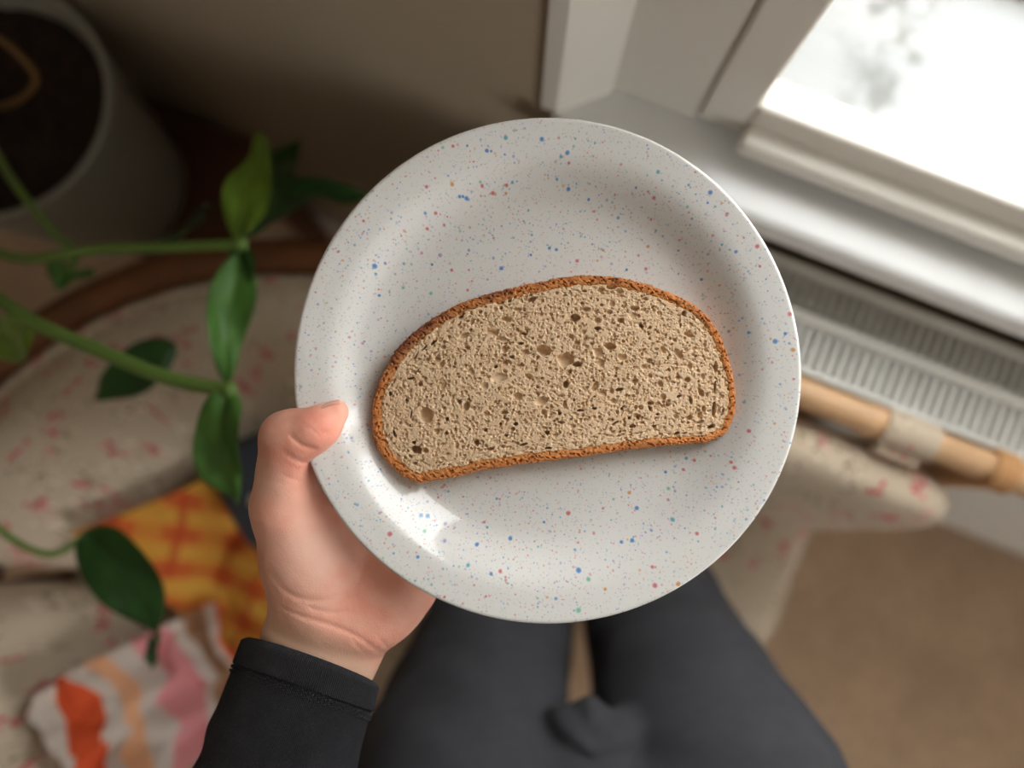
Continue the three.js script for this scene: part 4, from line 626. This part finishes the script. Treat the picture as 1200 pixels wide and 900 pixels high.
  const c0 = at(365, 774, 0.375), c1 = at(311, 938, 0.388), axis = c1.clone().sub(c0).normalize(), across = RIGHT.clone().multiplyScalar(0.91).addScaledVector(DOWN, 0.42), q = across.addScaledVector(axis, -across.dot(axis)).normalize(), upn = q.clone().cross(axis).normalize(); if (upn.dot(FWD) > 0) upn.negate();
  const sleeve = (l, th, grow = 0) => {   // l metres from the cuff's edge
    const w = 0.0348 + 0.066 * l + grow, h = 0.0232 + 0.055 * l + grow, wr = smooth(0.03, 0.07, l) * (0.0016 * Math.sin(l * 130 + 2.2 * Math.sin(th) + 3 * noise2(l * 30, th)) + 0.0022 * (noise3(Math.cos(th) * 2, Math.sin(th) * 2, l * 34) - 0.5));
    return c0.clone().addScaledVector(axis, l).addScaledVector(q, Math.cos(th) * (w + wr)).addScaledVector(upn, Math.sin(th) * (h + wr));
  };
  const P3 = (p, u, v) => ({ x: p.x, y: p.y, z: p.z, u, v });
  // the hem is cut square to the forearm as it is seen from the owner's eyes
  const look = c0.clone().sub(EYE).normalize(), cutN = axis.clone().addScaledVector(look, -look.dot(axis)).normalize();
  const edgeL = (th) => 0.0055 - (q.dot(cutN) * Math.cos(th) * 0.0348 + upn.dot(cutN) * Math.sin(th) * 0.0232) / axis.dot(cutN) - 0.0012 * Math.max(0, Math.sin(th)) + 0.0028 * Math.cos(th);
  const cuffLen = 0.0155;
  const cuff = grid(240, 40, (u, v) => { const th = u * 6.28318, l = edgeL(th) - 0.0055; let t = v, g; if (t < 0.25) { const a = t / 0.25; return P3(sleeve(l + 0.012 * (1 - a), th, -0.0016 - 0.0006 * 0), u * 0.2, v * 0.03); } const a = (t - 0.25) / 0.75; g = 0.0008 * Math.sqrt(clamp(a * 8, 0, 1)) - 0.0016 * (1 - clamp(a * 8, 0, 1)); g -= 0.0011 * smooth(0.93, 1, a); return P3(sleeve(l + cuffLen * a, th, g), u * 0.2, v * 0.03); });
  part('cuff', S(cuff), knitMat, person);
  const slv = grid(240, 150, (u, v) => { const th = u * 6.28318, l = edgeL(th) - 0.0055 + cuffLen - 0.002 + v * 0.172; return P3(sleeve(l, th, -0.0002 - 0.0008 * smooth(0.02, 0, v)), u * 0.24, v * 0.15); });
  const arm2 = grid(80, 60, (u, v0) => {
    const th = u * 6.28318, v = v0 * 1.06 - 0.06, e = 0.01, cen = armAt(v), tan = armAt(v + e).sub(armAt(v - e)).normalize(), sd = q.clone().addScaledVector(tan, -q.dot(tan)).normalize(), ot = sd.clone().cross(tan).normalize(); if (ot.dot(upn) < 0) ot.negate();
    const wr = 0.002 * (noise3(Math.cos(th) * 2, Math.sin(th) * 2, v * 9) - 0.5) * smooth(0, 0.1, v);
    return P3(cen.addScaledVector(sd, Math.cos(th) * (lerp(0.0456, 0.064, v) + wr)).addScaledVector(ot, Math.sin(th) * (lerp(0.0325, 0.062, v) + wr)), u * 0.24, 0.15 + v * 0.3);
  });
  part('sleeve', S(mergeGeometries([slv, arm2, new THREE.SphereGeometry(0.049, 32, 24).translate(...armAt(0.14).addScaledVector(axis, 0.006).toArray())])), knitMat, person).material.side = THREE.DoubleSide;
  const stitchMat = std({ color: rgb(44, 44, 47), roughness: 0.9 }), stitches = [];
  for (const dl of [0.0012, 0.0036]) for (let i = 0; i < 130; i++) { const th = i / 130 * 6.28318, d2 = 0.016, l = edgeL(th) - 0.0055 + cuffLen + dl + (i % 2 ? 0.0004 : -0.0004); stitches.push(tube([sleeve(l - 0.0003, th, 0.0000), sleeve(l, th + d2 * 0.7, 0.0006), sleeve(l + 0.0003, th + d2 * 1.4, 0.0000)], 0.00032, 4, 5)); }
  part('seam', S(mergeGeometries(stitches)), stitchMat, person);
  const torso = field([[V(0.09, 0.9, 0.41), V(0.085, 1.05, 0.43), 0.135, 0.125], [V(0.085, 1.05, 0.43), V(0.08, 1.2, 0.43), 0.125, 0.13], [V(-0.05, 1.25, 0.43), V(0.22, 1.25, 0.43), 0.085, 0.085], [V(0.08, 1.28, 0.42), V(0.08, 1.37, 0.41), 0.07, 0.065]], 0.06);
  part('sweater_body', S(planarUV(skin((x, y, z) => Math.max(torso(x, y, z), 0.86 - y, y - 1.385), V(-0.2, 0.8, 0.24), V(0.38, 1.42, 0.66), 0.012), (x, y, z) => [x + z, y])), knitMat, person);
  // trousers
  const tb = [...[0, 1].flatMap((i) => [[hip[i], mid[i], i ? 0.092 : 0.085, 0.065, 0.012], [mid[i], knee[i], 0.065, 0.057, 0.02], [knee[i], ankle[i], 0.056, 0.045, 0.03]]),
    [V(hip[0].x + 0.01, hip[0].y + 0.02, hip[0].z + 0.06), V(hip[1].x - 0.01, hip[1].y + 0.02, hip[1].z + 0.06), 0.1, 0.1, 0.02], [V(0.04, 0.87, 0.41), V(0.14, 0.87, 0.41), 0.125, 0.125, 0.05],
    [at(690, 905, 0.56), at(694, 960, 0.55), 0.028, 0.04, 0.03], [at(652, 882, 0.572), at(688, 852, 0.566), 0.007, 0.011, 0.03], [at(688, 852, 0.566), at(722, 876, 0.566), 0.010, 0.006, 0.03], [at(722, 876, 0.566), at(728, 915, 0.56), 0.006, 0.004, 0.03]];
  const T0 = field(tb, 0.02), cr = at(690, 870, 0.58);
  const tf = (x, y, z) => { let s = T0(x, y, z); if (Math.abs(s) < 0.03) { const dx = x - cr.x, dz = z - cr.z, dy = y - cr.y, r = Math.sqrt(dx * dx + dy * dy + dz * dz), a = Math.atan2(dz, Math.abs(dx) + 0.02); s += 0.0018 * Math.sin(a * 11 + 6 * noise3(x * 9, y * 9, z * 9)) * smooth(0.22, 0.04, r) * smooth(0.0, 0.04, r) + 0.006 * (fbm(x * 16, y * 16, z * 16, 3) - 0.45) + 0.0018 * Math.sin(y * 95 + 8 * noise3(x * 12, y * 5, z * 12)) * smooth(0.05, 0.14, r); } return Math.max(s, y - 0.94); };
  const tg = planarUV(skin(tf, V(-0.16, 0.36, 0.02), V(0.34, 0.98, 0.62), 0.006), (x, y, z) => [x, y + z]);
  const denim = dataTex(512, (x, y) => { const w = Math.abs(Math.sin((x + y) * Math.PI * 96)), k = 0.8 + 0.25 * w + 0.2 * (wrapFbm(x, y, 8, 4, 6) - 0.5) + 0.25 * (wrapNoise(x, y, 200, 3) - 0.5); return [46 * k, 46 * k, 50 * k]; }, 0.09);
  part('trousers', S(tg), std({ map: denim, roughness: 0.95 }), person);
}

renderer.render(scene, camera);
